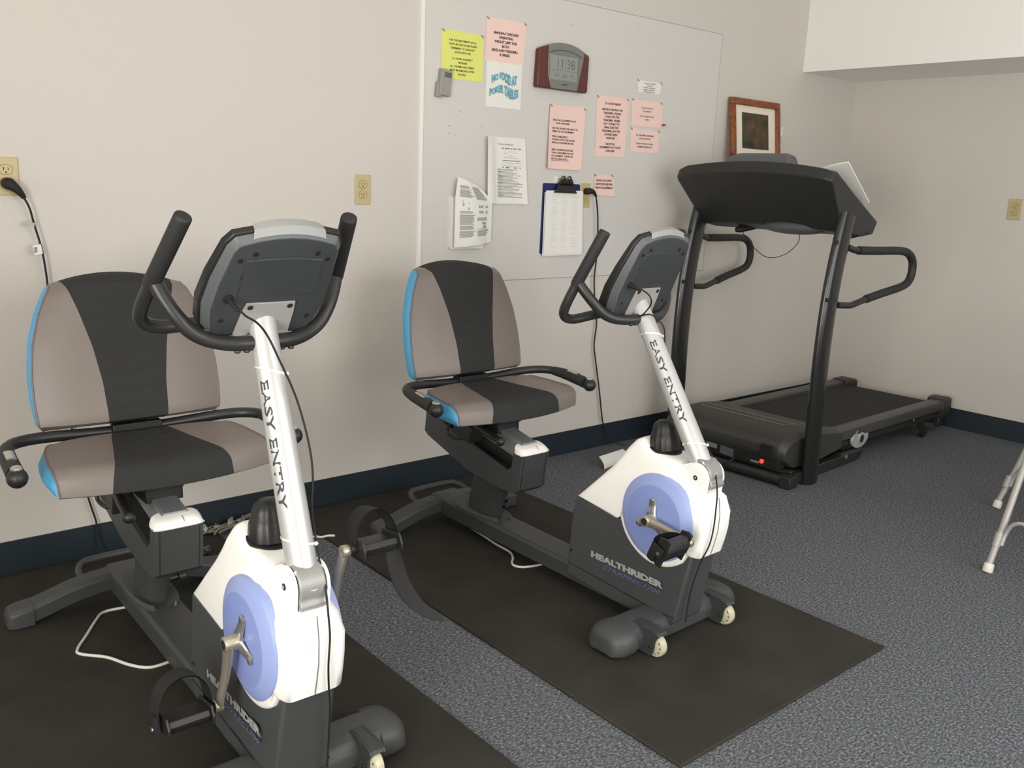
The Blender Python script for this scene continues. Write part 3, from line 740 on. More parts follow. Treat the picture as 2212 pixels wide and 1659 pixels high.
        pd.lathe([(.007, -.062), (.012, -.058), (.013, -.046), (.010, -.045)], PC, tuple(Vv), 16)
        sec = [(.030, -.010), (.036, 0), (.030, .012), (-.030, .012), (-.036, 0), (-.030, -.010), (-.012, -.022), (.012, -.022)]
        pd.loft([[W3(t * k, v, nz * k) for t, nz in sec] for v, k in ((-.046, .85), (-.042, 1), (.042, 1), (.046, .85))])
        for v in (-.046, .046): pd.prism([(-.044, -.016), (.044, -.016), (.046, .0), (.036, .022), (-.036, .022), (-.046, .0)], v - .0025, v + .0025)
        k0 = len(pd.v) - 24
        pd.v[k0:] = [tuple(W3(p[0], p[1], p[2])) for p in pd.v[k0:]]
        pdo = pd.build('pedal', M['black'], root, bevel=.0015)
        sp = MB(); half = 13
        def strap(s_, t):
            a = PI * s_; vv = -.054 + .112 * (.5 - .5 * math.cos(a)); h = .008 + (.080 if near else .046) * math.sin(a) ** .75
            return W3(-.008 + (t - .5) * .058 - .014 * math.sin(a), vv - .006 * math.sin(a), h)
        if near and sg > 0:                     # unfastened strap that hangs down
            def strap(s_, t):
                if s_ < .5:
                    a = PI * s_ * 2 * .9; return W3(-.006 + (t - .5) * .052 - .01 * math.sin(a), -.05 + .104 * (.5 - .5 * math.cos(a)), .010 + .070 * math.sin(a))
                k = (s_ - .5) * 2
                b = W3(-.006, .052, .03); drop = Vector((.010 * k + .050 * k * k, sg * (.004 * k + .106 * k ** 2.2), -.36 * k + .12 * k * k)); q_ = min(k / .3, 1)
                return b + drop + (Vector((1, 0, 0)) * (1 - q_) * .05 + Vector((0, sg * .042, .008)) * q_) * ((t - .5) * (1 - .2 * k - .6 * k ** 8))
        def thick(fn, off):
            return lambda s_, t: Vector(fn(s_, t)) + off
        sp.grid(strap, 26, 3); sp.grid(thick(strap, N_ * -.0022 if not (near and sg > 0) else Vector((-.0015, -.001, -.001))), 26, 3)
        if not (near and sg > 0):
            sp.box(W3(.004, .060, .006), (.024, .010, .036), rot); sp.lathe([(.005, 0), (.005, .003)], W3(.004, .066, -.002), tuple(Vv), 12, 1)
        sp.build('foot_strap', [M['blackm'], M['chrome']], pdo)
    return root, T, K

bike_near, T1, K1 = build_bike((.809, -1.047, -.017), 0.0, 'white and charcoal recumbent exercise bike nearest the camera, at the left of the photo', (0, 0), (-.25, -.968), (75, 335, 212), True)
bike_far, T2, K2 = build_bike((2.054, -1.067, .017), .237, 'white and charcoal recumbent exercise bike in front of the notice panel, beside the treadmill', (-.038, .003), (.992, -.06), (93, 208, 322), False)

def cable(parent, name, pts, r, m, smooth=5):
    return MB().tube(pts, r, 8, smooth=smooth).build(name, m, parent)
c1 = [T1(Vector(p)) for p in ((.475, -.084, 1.066), (.478, -.072, 1.052), (.470, -.045, 1.035), (.462, -.020, 1.005), (.480, -.003, .955), (.484, .018, .905), (.487, .033, .86))]
c1 += [Vector(p) for p in ((.508, .040, .80), (.520, .043, .75), (.522, .044, .70), (.524, .040, .66), (.548, .034, .61), (.580, .028, .560), (.612, .024, .515), (.630, .020, .470), (.635, .021, .42), (.634, .018, .36), (.622, .025, .30), (.606, .036, .25), (.584, .045, .17), (.575, .046, .10), (.572, .046, .06))]
cable(bike_near, 'adapter_cable', c1, .0022, M['blackm'])
c2 = [T2(Vector(p)) for p in ((.475, -.084, 1.066), (.484, -.060, 1.045), (.470, -.040, 1.020), (.434, -.036, .995), (.418, -.034, .99), (.442, -.012, .99), (.462, .012, .955), (.452, .027, .920), (.447, .031, .885), (.470, .032, .82), (.495, .033, .75), (.523, .034, .67), (.552, .034, .60), (.578, .030, .555))]
c2 += [Vector(p) for p in ((.632, -.030, .500), (.637, -.034, .44), (.636, -.036, .38), (.628, -.038, .33), (.606, -.040, .27), (.580, -.040, .17), (.572, -.040, .07))]
cable(bike_far, 'adapter_cable', c2, .0022, M['blackm'])

# ------------------------------------------------------------------ treadmill
tm = thing('treadmill', 'black treadmill with running deck and arched handrails, back end against the right wall', 'treadmill', (3.70, -.588, 0), .056)
SK = Matrix.Rotation(-.030, 3, 'Z')
def sk(mb): return mb.xf(lambda p: SK @ p)
for sg in (-1, 1):                               # bowed oval posts
    pp = [(.030, .0), (.026, .12), (.018, .3), (.012, .5), (.012, .66), (.022, .84), (.044, 1.0), (.075, 1.14), (.105, 1.25)]
    P = smooth_pts([(x, sg * .393, z) for x, z in pp], 4); mb = MB()
    mb.tube(P, 1.0, 24, flat=(.060, .028, (1, 0, 0)))
    po = mb.build('upright_post', M['treadg'], tm, sharp=60)
    for x, z in ((-.030, 1.129), (-.051, .874)): MB().lathe([(.010, 0), (.010, .004), (.006, .007)], (x + .012, sg * .393 - .024, z), (-.55, -.8, 0), 14).build('bolt', M['blackm'], po)
    if sg < 0:
        tx = MB()
        def onp(x, y):
            z = .665 + x; cx = lerp_tab([(z_, x_) for x_, z_ in pp], z)
            return (cx + .012 - y, -.393 - .0275 + .0012 * 0 - .0012, z)
        tx.text('HORIZON', onp, .034, 'LEFT', -.0006, 0, 0, .36); tx.build('lettering', M['emboss'], po, recalc=False)
    hr = MB()
    pts = [(.12, .400, 1.105), (.165, .405, 1.094), (.21, .412, 1.088), (.36, .430, 1.085), (.56, .448, 1.082), (.645, .456, 1.068), (.695, .460, 1.03), (.706, .460, .975), (.685, .458, .93), (.62, .452, .905), (.46, .434, .880), (.33, .418, .857), (.22, .408, .836), (.165, .404, .836), (.09, .398, .842)]
    hr.tube([(x, sg * y, z) for x, y, z in pts], .015, 14, smooth=4); hro = hr.build('handrail', M['blacktube'], tm)
    MB().tube([(x, sg * y, z) for x, y, z in pts[2:12]], .0195, 16, smooth=4).build('foam_sleeve', M['foam'], hro)
# base frame
bf = MB()
for sg in (-1, 1):
    bf.box((.26, sg * .345, .030), (.62, .045, .05)); bf.box((-.03, sg * .36, .032), (.22, .05, .055))
bf.tube([(-.135, -.385, .032), (-.135, .385, .032)], .026, 14); bf.tube([(-.07, -.36, .05), (-.07, .36, .05)], .02, 12); bf.box((.5, 0, .03), (.05, .69, .04))
bf.box((-.125, -.372, .030), (.075, .055, .056))
for sg in (-1, 1): bf.lathe([(.035, -.012), (.035, .012)], (.60, sg * .345, .036), (0, 1, 0), 20, 0)
bf.build('base_frame', M['tread'], tm, bevel=.004)
# deck: rails, belt, rollers
for sg in (-1, 1):
    rb = MB(); rb.loft([[(x, sg * y, z) for y, z in ((.272, .132), (.345, .132), (.350, .150), (.348, .186), (.338, .1925), (.280, .190), (.272, .184))] for x in (.28, 1.60)])
    rb.loft([[(x, sg * y, z) for y, z in ((.290, .090), (.332, .090), (.332, .118), (.290, .118))] for x in (.10, 1.58)], 1)
    rb.box((.93, sg * .30, .124), (1.30, .05, .02), mi=1)
    ro = sk(rb).build('side_rail', [M['rail'], M['tread']], tm, bevel=.003)
    rc = MB(); rc.loft([[(x, sg * y, z) for y, z in ((.235 + i, .100), (.352, .085), (.358, .12), (.354, .192), (.340, .199), (.245 + i, .197), (.235 + i, .185))] for x, i in ((1.545, .02), (1.60, 0), (1.652, 0))])
    rc.box((1.575, sg * .325, .062), (.05, .03, .07))
    sk(rc).build('rear_cap', M['tread'], tm, bevel=.006)
    sk(MB().lathe([(.028, -.012), (.032, -.010), (.032, .010), (.028, .012)], (1.36, sg * .335, .034), (0, 1, 0), 20).box((1.36, sg * .315, .075), (.05, .02, .06))).build('rear_foot', M['blackm'], tm)
be = MB(); sec = [(x, z) for x, z in ((.22, .174), (1.575, .166), (1.605, .158), (1.615, .140), (1.600, .120), (1.57, .114), (.22, .120))]
be.prism(sec, -.262, .262); sk(be).build('running_belt', M['belt'], tm, bevel=.004, sharp=50)
sk(MB().box((.93, 0, .14), (1.25, .56, .03))).build('running_deck', M['tread'], tm)
# motor hood
hd = MB(); prof = [(-.128, .118), (-.142, .150), (-.140, .182), (-.122, .205), (-.085, .222), (.00, .233), (.14, .232), (.26, .220), (.335, .203), (.352, .190), (.35, .10), (.20, .075), (-.06, .075)]
rings = []
for y in [-.352 + .704 * k / 24 for k in range(25)]:
    t = abs(y) / .352; e = max(0, (t - .90) / .10); dz = -.022 * e ** 2
    rings.append([(x + (.018 * e ** 2 if x < 0 else 0) + (.0 if x < .3 else .05 * max(0, (t - .76) / .24)), y, z + (dz if z > .15 else 0)) for x, z in prof])
hdo = sk(hd.loft(rings)).build('motor_hood', M['hood'], tm, sharp=40, bevel=.003)
st = MB(); Zs = lambda x: lerp_tab([(-.085, .222), (0, .233), (.14, .232), (.26, .220)], x) + .0012
def bar(a, b, w_):
    a = Vector((a[0], a[1], 0)); b = Vector((b[0], b[1], 0)); dd = (b - a).normalized(); pp_ = Vector((-dd.y, dd.x, 0)) * w_ / 2
    n = 8; P = []
    for k in range(n + 1):
        q = a.lerp(b, k / n); P += [(q.x + pp_.x, q.y + pp_.y, Zs(q.x)), (q.x - pp_.x, q.y - pp_.y, Zs(q.x))]
    st.add(P, [(2 * k, 2 * k + 1, 2 * k + 3, 2 * k + 2) for k in range(n)])
c = [(.075, .285), (.135, .285), (.145, -.235), (.080, -.205)]
bar(c[0], c[1], .006); bar(c[1], c[2], .011); bar(c[2], c[3], .006); bar(c[3], c[0], .012)
st.text('X R - S E R I E S', lambda x, y: (.100 + y, .02 - x, Zs(.10) + .0006), .018, 'LEFT', 0, 0, .2, .15)
sk(st).build('hood_print', M['hline'], hdo, recalc=False)
lw = MB(); lw.box((-.112, 0, .100), (.05, .66, .05)); sk(lw).build('hood_lower_panel', M['blackm'], tm, bevel=.003)
sk(MB().box((-.1445, -.268, .155), (.01, .075, .066))).build('side_bracket', M['blackm'], hdo, bevel=.008)
sk(MB().box((-.139, .045, .108), (.004, .062, .022))).build('rating_sticker', M['alu'], hdo)['label'] = 'small silver sticker strip'
sk(MB().box((-.139, -.045, .098), (.004, .075, .040), Matrix.Rotation(.06, 3, 'X'))).build('warning_sticker', M['consbev'], hdo)['label'] = 'grey warning sticker'
sk(MB().box((-.139, -.205, .088), (.004, .045, .009))).build('switch_label', M['hline'], hdo)
sk(MB().lathe([(.0105, 0), (.0105, .006), (.007, .008)], (-.137, -.242, .098), (-1, 0, 0), 16)).build('power_switch', M['red'], hdo)['label'] = 'glowing red round power switch'
# silver medallion on the near rail
md = MB(); poly = []
for k in range(40):
    a = 2 * PI * k / 40 + PI / 2; r = 1.0
    dd = abs(((k + 20) % 40) - 20)
    if dd <= 2: r = .80
    elif dd == 3: r = 1.14
    poly.append((.580 + .088 * r * math.cos(a), .118 + .050 * r * math.sin(a)))
md.prism(poly, -.352, -.366); md.lathe([(.034, 0), (.032, .004), (.024, .004)], (.588, -.366, .116), (0, -1, 0), 30, 0); md.lathe([(.022, .0), (.022, .005)], (.588, -.3665, .116), (0, -1, 0), 24, 1)
mdv = md.v
md.build('rail_medallion', [M['silver'], M['tread']], tm, bevel=.004)['label'] = 'oval silver medallion with notched top'
MB().lathe([(.008, 0), (.008, .002)], (1.21, -.370, .120), (0, -1, 0), 12).build('reflector', M['orange'], tm)
MB().tube([(.40, -.345, .045), (.62, -.345, .048)], .022, 12).lathe([(.012, 0), (.012, .004), (.006, .004)], (.44, -.367, .046), (0, -1, 0), 16, 1).build('lift_strut', [M['tread'], M['nickel']], tm)
# console head: wedge, dark underside towards the camera
cs = MB(); NYS = 16; rings = []
for k in range(NYS + 1):
    t = -1 + 2 * k / NYS; arch = .034 * (1 - t * t); yt = .408 * t; 
    yb = .375 * t; tt = max(0, (abs(t) - .92) / .08)
    rings.append([(-.105 + .012 * tt, yt, 1.436 + arch - .012 * tt), (-.118 + .012 * tt, yt * 1.01, 1.392 + arch * .9 - .004 * tt), (-.095, yt * .99, 1.372 + arch * .7),
                  (.10, yb * 1.0, 1.168 + .012 * (1 - t * t)), (.25, yt * .99, 1.150), (.345, yt, 1.160), (.378, yt, 1.218), (.15, yt, 1.325 + .02 * (1 - t * t)), (-.06, yt * .99, 1.433 + arch)])
cs.loft(rings)
cso = cs.build('console', M['tread'], tm, sharp=35, bevel=.007)
hl = MB(); rings = []
for x, y0, y1, z in ((-.05, .215, -.150, 1.44), (.02, .190, -.115, 1.500), (.06, .170, -.095, 1.512), (.12, .170, -.095, 1.503), (.22, .20, -.13, 1.33)):
    rings.append([(x, y0 + .02, z - .06), (x, y0, z), (x, y1, z), (x, y1 - .02, z - .06)])
hl.loft(rings).build('display_hood', M['consbev'], cso, bevel=.008)['label'] = 'light grey raised display hood'
fb = MB().sphere((.17, -.10, 1.176), 1.0, 20, 0, (.11, .17, .036)); fb.build('grey_undershell', M['consbev'], cso)['label'] = 'light grey rounded shell under the console'
for y in (.20, -.345): MB().tube([(.30, y - .05, 1.172), (.17, y, 1.146), (.15, y + .008, 1.142)], [.016, .018, .012], 14).build('pulse_grip', M['black'], cso)
for y, z in ((.30, 1.402), (.0, 1.432), (-.33, 1.398)): MB().lathe([(.005, 0), (.005, .002)], (-.116, y, z - .018), (-1, 0, -.2), 10).build('screw', M['blackm'], cso)
MB().tube([(.18, .20, 1.150), (.19, .16, 1.09), (.20, .08, 1.028), (.20, .02, 1.018), (.19, -.06, 1.045), (.18, -.12, 1.10), (.17, -.13, 1.14)], .0018, 6, smooth=5).build('safety_cord', M['blackm'], tm)
cable(tm, 'power_cord', [(-.12, -.10, .09), (-.17, -.06, .05), (-.20, .04, .012), (-.24, .09, .008), (-.30, .12, .007), (-.34, .13, .007)], .004, M['blackm'])
MB().add([(-.17, -.030, .010), (-.185, .040, .014), (-.215, .045, .030), (-.205, -.020, .026)], [(0, 1, 2, 3)]).build('cord_tag', M['paper'], tm)['label'] = 'white tag on the power cord'
# open booklet lying on the console
bk = MB(); BQ = [Vector(q) for q in ((.035, -.235, 1.425), (.068, -.385, 1.474), (.315, -.385, 1.302), (.285, -.235, 1.262))]
def bp_(a, t, o):
    q = BQ[0].lerp(BQ[1], t).lerp(BQ[3].lerp(BQ[2], t), a) + Vector((.5, 0, .85)) * (o + .010 * math.sin(PI * t))
    return Matrix.Rotation(.056, 3, 'Z') @ q + Vector((3.70, -.588, 0))
bk.grid(lambda a, t: bp_(a, t, .006), 8, 6); bk.grid(lambda a, t: bp_(a, t, 0), 8, 6)
for t in (0.0, 1.0): bk.grid(lambda a, s_: bp_(a, t, .006 * s_), 8, 1)
for a_ in (0.0, 1.0): bk.grid(lambda t, s_: bp_(a_, t, .006 * s_), 8, 1)
tag(bk.build('booklet', M['paper'], None), 'white paper booklet lying on the right end of the treadmill console', 'booklet')

# ------------------------------------------------------------------ notices on the panel
YP = -.0036
def notice(name, label, quad, m, lines, cat='notice', group=None, ink='ink', curl=0.0, y=YP, size=.017, bold=.0005, lead=1.45, top=.5, underline=(), narrow=None, tape=True):
    """quad = TL, TR, BR, BL as (x, z); lines = text rows (None = gap)"""
    TL, TR, BR, BL = [Vector((q[0], 0, q[1])) for q in quad]
    def base(s_, t):                             # s_ 0..1 left-right, t 0..1 top-bottom
        p = TL.lerp(TR, s_).lerp(BL.lerp(BR, s_), t)
        off = .0012 * math.sin(6 * s_ + 2.5 * t) ** 2 + .0002
        if curl: off += curl * (t ** 2 * .5 + max(0, .25 - s_) * 1.2 + (max(0, s_ - .75) * (1 - t)))
        return Vector((p.x, y - off, p.z))
    mb = MB(); mb.grid(lambda a, b: base(b, a), 10, 10)
    back = lambda a, b: base(b, a) + Vector((0, .0005, 0)); mb.grid(back, 10, 10)
    W = (TR - TL).length; H = (TL - BL).length; yy = top * 1.0
    cur = (1 - yy) * H if False else None
    total = sum((lead * .65 if l is None else lead) for l in lines) * size
    z = H * top + total / 2 if isinstance(top, float) else H / 2
    zc = (H - total) * (1 - top)
    for i, l in enumerate(lines):
        if l is None: zc += size * lead * .65; continue
        zc += size * lead
        def fn(x, yv, zc=zc):
            s_ = .5 + x / W if narrow != 'L' else .10 + x / W
            return base(min(max(s_, 0), 1), min(max((zc - yv) / H, 0), 1)) + Vector((0, -.0008, 0))
        tw = len(l) * size * .60
        mb.text(l, fn, size, 'LEFT' if narrow == 'L' else 'CENTER', bold, 1)
        if i in underline: mb.add([fn(0, -.004), fn(tw, -.004), fn(tw, -.0025), fn(0, -.0025)], [(0, 1, 2, 3)], 1)
    if tape:
        for s_, t in ((.03, .02), (.97, .03)):
            p = base(s_, t); mb.box((p.x, p.y - .001, p.z), (.016, .0006, .007), Matrix.Rotation(.5, 3, 'Y'), 2)
    o = mb.build(name, [m, M[ink], M['film']], None, recalc=False, sharp=60)
    return tag(o, label, cat, group)
notice('yellow_notice', 'bright yellow notice about cleaning up, left of the pink sheets', [(2.266, 1.923), (2.479, 1.924), (2.479, 1.737), (2.263, 1.734)], M['yellow'],
       ['FOR THE ENJOYMENT OF ALL', 'THAT USE THIS ROOM, PLEASE', 'REMEMBER TO CLEAN UP', 'AFTER EACH USE', None, 'TO AVOID AN INSECT', 'PROBLEM', 'ALL CRUMBS AND DEBRIS', 'MUST BE REMOVED AFTER', 'PLAYING.'], size=.0105, bold=.0002, top=.40)
notice('pink_notice', 'square pink notice with the safe weight limit, highest on the panel', [(2.493, 2.000), (2.714, 2.002), (2.702, 1.828), (2.489, 1.824)], M['pink'],
       ['MANUFACTURS SAFE', 'OPERATING', 'WEIGHT LIMIT FOR', 'BOTH', 'BIKES AND TREADMILL', 'IS 300LBS.'], 'notice', 'pink paper notices on the panel', size=.0145, bold=.0005, lead=1.2, top=.38)
notice('pink_notice', 'tall pink notice with curling right edge, below the clock', [(2.868, 1.682), (3.096, 1.682), (3.080, 1.397), (2.860, 1.398)], M['pink'],
       ['USE OF ALL EQUIPMENT IS AT', '       YOUR OWN RISK', None, 'NO ONE UNDER THE AGE OF 18', 'PERMITTED ON EQUIPMENT', None, 'PLEASE FAMILIARIZE', 'YOURSELF WITH THE POSTED', 'INSTRUCTIONS BEFORE USE.', None, None, 'SHIRTS, PROPER SHOES AND', 'TOWELS REQUIRED FOR USE', 'OF EQUIPMENT.  PLEASE NO', 'WET BATHING SUITS.'],
       'notice', 'pink paper notices on the panel', size=.0112, bold=.0003, curl=.022, top=.42, underline=(14,), narrow='L', lead=1.22)
notice('pink_notice', 'tall narrow pink notice headed with avoiding injury, flat beside two small pink ones', [(3.168, 1.747), (3.386, 1.750), (3.380, 1.472), (3.172, 1.467)], M['pink'],
       ['TO AVOID INJURY', None, 'BEFORE STARTING THE', 'TREADMILL, PLEASE', 'STAND ON THE', 'TREADMILL FRAME,', 'NOT THE BELT TO', 'MAKE SURE THE', 'TREADMILL IS IN THE', 'LOWEST SPEED', 'POSITION.', None, 'USE OF ALL', 'EQUIPMENT IS AT YOUR', 'OWN RISK'], 'notice', 'pink paper notices on the panel', size=.0135, bold=.0004, lead=1.22, top=.5)
notice('pink_notice', 'small pink notice with faint text and a red pin at its lower right corner', [(3.410, 1.750), (3.634, 1.749), (3.640, 1.627), (3.413, 1.625)], M['pink'],
       ['PLEASE WIPE OFF', 'EQUIPMENT', None, 'WITH DISINFECTANT', 'WIPES'], 'notice', 'pink paper notices on the panel', ink='ink_f', size=.0105, bold=.0002, top=.55)
notice('pink_notice', 'small pink notice about treadmill users directly under the one with the red pin', [(3.414, 1.613), (3.628, 1.612), (3.628, 1.503), (3.416, 1.502)], M['pink'],
       ['ALL TREADMILL USERS MUST', 'USE KILL SWITCH', None, 'PLEASE ATTACH TO YOUR', 'GARMENT BEFORE USE'], 'notice', 'pink paper notices on the panel', size=.0105, bold=.0002, top=.55)
notice('pink_notice', 'smallest pink notice about hand sanitizer, right of the wall outlet', [(3.182, 1.381), (3.306, 1.383), (3.330, 1.282), (3.174, 1.285)], M['pink'],
       ['PLEASE USE HAND', 'SANITIZER BEFORE', 'USING EQUIPMENT'], 'notice', 'pink paper notices on the panel', size=.0125, bold=.0004, lead=1.35, top=.72, curl=.006)
notice('paper_label', 'small white label of five tiny text lines above the small pink notices', [(3.440, 1.840), (3.620, 1.844), (3.607, 1.786), (3.446, 1.784)], M['paper'],
       ['You must have a valid ID', 'issued by the', 'club office to use this room', 'and sign in on the clipboard', 'provided each time you visit'], size=.0082, bold=.0001, lead=1.2)
tag(MB().lathe([(.007, 0), (.0055, .003), (.002, .0035)], (3.617, -.0038, 1.838), (0, -1, 0), 12).build('sticker', M['yelpin'], None), 'tiny yellow sticker at the upper right of the small white label', 'sticker')
pn = MB().lathe([(.002, 0), (.002, .006), (.0065, .007), (.004, .010), (.004, .016), (.0065, .018), (.001, .020)], (3.640, -.0055, 1.642), (.35, -1, 0), 14).build('push_pin', M['redpin'], None)
tag(pn, 'red push pin in the corner of the small pink notice', 'push pin')
# white sheet with blue wavy lettering
mb = MB(); q = [(2.500, 1.828), (2.697, 1.829), (2.694, 1.644), (2.503, 1.642)]
def bb(s_, t): return Vector((q[0][0] + (q[1][0] - q[0][0]) * s_, YP - .0004 - .001 * math.sin(5 * s_) ** 2, q[0][1] + (q[3][1] - q[0][1]) * t))
mb.grid(lambda a, b: bb(b, a), 8, 8); mb.grid(lambda a, b: bb(b, a) + Vector((0, .0005, 0)), 8, 8)
for txt, zc, h, wd, ph in (('NO FOOD AT', 1.750, .046, .140, 0), ('POKER TABLES', 1.696, .046, .160, .3)):
    def wav(x, y, zc=zc, wd=wd, ph=ph):
        a = x / wd; return Vector((2.598 + x, YP - .0045, zc + y * (1 + .25 * math.sin(2 * PI * a + ph)) + .011 * math.sin(2 * PI * a * 1.15 + 2.6)))
    mb.text(txt, wav, h, 'CENTER', .0012, 1, 0, wd, 1)
    def wav2(x, y, f=wav): p = f(x + .0012, y - .0014); return p + Vector((0, .0012, 0))
    mb.text(txt, wav2, h, 'CENTER', .0016, 2, 0, wd, 1)
tag(mb.build('lettered_sheet', [M['paper'], M['artblue'], M['ink_g']], None, recalc=False), 'white sheet with big wavy blue letters under the top pink notice', 'notice')

# instruction sheet with folded left flap, and the curled manual
mb = MB()
def sh(s_, t):
    x = 2.503 + .226 * s_ + .020 * t * s_ + .014 * t * (1 - s_); z = 1.520 - .284 * t
    off = .003 + .020 * max(0, .26 - s_) / .26 * (1 - t * .5) - (.012 if False else 0)
    off += .016 * abs(math.sin(PI * min(s_ / .22, 1))) * (t ** .5) * .6 + .004 * t + .010 * max(0, s_ - .8) * t * 5
    return Vector((x, YP - off, z))
mb.grid(lambda a, b: sh(b, a), 16, 16); mb.grid(lambda a, b: sh(b, a) + Vector((0, .0007, 0)), 16, 16)
def strip(mb, fn, s0, s1, t, h, mi=1):
    n = 4
    P = []
    for k in range(n + 1):
        s_ = s0 + (s1 - s0) * k / n
        P += [fn(s_, t) + Vector((0, -.0008, 0)), fn(s_, t + h) + Vector((0, -.0008, 0))]
    mb.add(P, [(2 * k, 2 * k + 1, 2 * k + 3, 2 * k + 2) for k in range(n)], mi)
rnd = random.Random(3)
mb.text('CONSOLE OPERATION', lambda x, y: sh(.30 + x / .226, .115 - y / .284) + Vector((0, -.0009, 0)), .0085, 'LEFT', 0, 1)
for s_ in (.41, .44, .49, .52, .55, .58, .64, .69, .72, .75, .81, .84, .87): strip(mb, sh, s_, s_ + .018, .155, .016, 2)
for s_ in (.41, .50, .53, .56, .70, .75, .84): strip(mb, sh, s_, s_ + .02, .44, .018, 2)
for a, b, c_, e in ((.58, .68, .21, .003), (.58, .68, .27, .003), (.45, .8, .30, .003), (.42, .86, .34, .010), (.40, .88, .38, .003), (.40, .88, .42, .003), (.46, .56, .23, .003), (.70, .8, .23, .003)): strip(mb, sh, a, b, c_, e, 1)
t = .475
while t < .90:
    strip(mb, sh, .285, .285 + .07 + .09 * rnd.random(), t, .0075, 2); strip(mb, sh, .40, .62 + .30 * rnd.random(), t + .001, .0055, 1); t += .0185
    if rnd.random() < .45: strip(mb, sh, .285, .45 + .4 * rnd.random(), t, .0050, 1); t += .0175
tag(mb.build('instruction_sheet', [M['paper'], M['ink_g'], M['ink']], None, recalc=False), 'white instruction sheet with diagram and folded left flap, left of the clipboard', 'instruction sheet')
mb = MB()
def ml(s_, t):                                   # page that curls back at its upper right corner
    x = 2.338 + .200 * s_; z = 1.332 - .277 * t - .012 * s_ * 0
    k = max(0, (s_ - .40) - t * 2.4)
    bulge = .010 + .030 * math.sin(PI * min(s_ / .9, 1)) * (.35 + .65 * t)
    z2 = z - .02 * (s_ - .5) * (1 - t) + .010 * s_ * t * 0
    p = Vector((x + .018 * (t - .5) * (1 - s_) * 0, YP - .012 - bulge, z2))
    xr = 2.425 + .113 * min(1, (t / .30)) ** .75 if t < .30 else 2.538
    xl = 2.338 if t > .28 else 2.349 - .011 * (t / .28)
    p.x = xl + (xr - xl) * s_; p.z -= .03 * s_ * (1 - t) ** 6 * 0; p.z += .014 * (s_ * t) - .006 * (1 - s_) * t
    return p
mb.grid(lambda a, b: ml(b, a), 18, 14)
mb.grid(lambda a, b: ml(b, a) + Vector((0, .001, 0)), 18, 14)
for k in range(5):                               # stacked pages behind it
    o_ = .002 * k; mb.grid(lambda a, b: Vector((2.316 + .003 * k + .17 * b, YP + .0004 - o_ - .012 * b * (1 if k else 0), 1.262 - .212 * a - .002 * k)), 6, 4)
for cx, w0 in ((.10, .37), (.52, .40)):
    t = .10
    while t < .86:
        if cx > .5 and (.30 < t < .55 or .62 < t < .74): t += .02; continue
        if cx < .2 and .27 < t < .46: t += .02; continue
        if rnd.random() < .13: t += .014
        strip(mb, ml, cx, cx + w0 * (.75 + .25 * rnd.random()), t, .0060, 1); t += .0125
for txt, s_, t in (('0:00', .57, .39), ('65', .80, .39), ('0:00', .58, .475), ('0.0', .80, .475), ('0', .16, .31), ('0', .30, .33), ('0', .16, .37), ('0', .28, .43), ('98.6', .68, .655), ('186', .70, .71)):
    mb.text(txt, lambda x, y, s_=s_, t=t: ml(min(s_ + x / .2, 1), t + .03 - y / .277) + Vector((0, -.0009, 0)), .017 if ':' in txt or t > .36 else .008, 'LEFT', 0, 2)
tag(mb.build('manual', [M['paper'], M['ink_g'], M['ink']], None, recalc=False), 'open instruction manual hanging with curled pages, lowest at the panel left', 'booklet')

# clipboard
cbt = thing('clipboard', 'blue clipboard with sign-in papers hanging beside the outlet', 'clipboard', (2.970, -.0020, 1.17))
tilt = Matrix.Rotation(.035, 3, 'Y')
MB().prism([(-.117, -.160), (.117, -.160), (.122, -.155), (.116, .158), (.111, .163), (-.115, .163), (-.120, .158), (-.122, -.155)], -.001, -.005).build('board', M['bluebd'], cbt, bevel=.001)
pp = MB()
for k in range(3):
    dx, dz = (.0, .004, -.004)[k], (0, -.004, -.008)[k]
    pp.grid(lambda a, b: Vector((-.108 + dx + .236 * b, -.007 - .0022 * (3 - k) - .016 * b * a - .006 * max(0, .3 - b) * a, .130 + .004 * b - .293 * a + dz)), 10, 10)
for t in [.03 + .026 * i for i in range(34)]:
    f0 = lambda s_, tt: Vector((-.108 + .236 * s_, -.0138 - .016 * s_ * tt - .006 * max(0, .3 - s_) * tt, .130 + .004 * s_ - .293 * tt))
    for c0_, c1_ in ((.16, .34), (.42, .60), (.68, .90)):
        if rnd.random() < .78: strip(pp, f0, c0_ + .03 * rnd.random(), c1_ - .09 * rnd.random(), t, .004, 1)
pp.build('papers', [M['paper'], mat('pencil', srgb(196, 192, 196), .8)], cbt, recalc=False)
cp = MB(); cp.prism([(-.060, .128), (.078, .124), (.078, .120), (-.060, .122)], -.006, -.026)
cp.grid(lambda a, b: Vector((-.060 + .138 * b + (.030 - .060 * b) * a, -.026 + .014 * a, .122 + .050 * a)), 4, 4, 0)
cp.grid(lambda a, b: Vector((-.030 + .082 * b, -.012 - .014 * math.sin(PI * a), .150 + .036 * a)), 5, 3, 1)
for x in (-.018, .022): cp.tube([(x - .012, -.018, .158), (x - .010, -.026, .186), (x, -.028, .196), (x + .012, -.026, .188), (x + .014, -.018, .160)], .0035, 8, 1, smooth=3)
cp.build('clip', [M['clipd'], M['clip']], cbt, recalc=False)
tag(MB().box((2.945, -.0040, 1.352), (.050, .0015, .030), Matrix.Rotation(.08, 3, 'Y')).build('tape', M['paper'], None), 'scrap of white tape above the clipboard clip', 'tape')

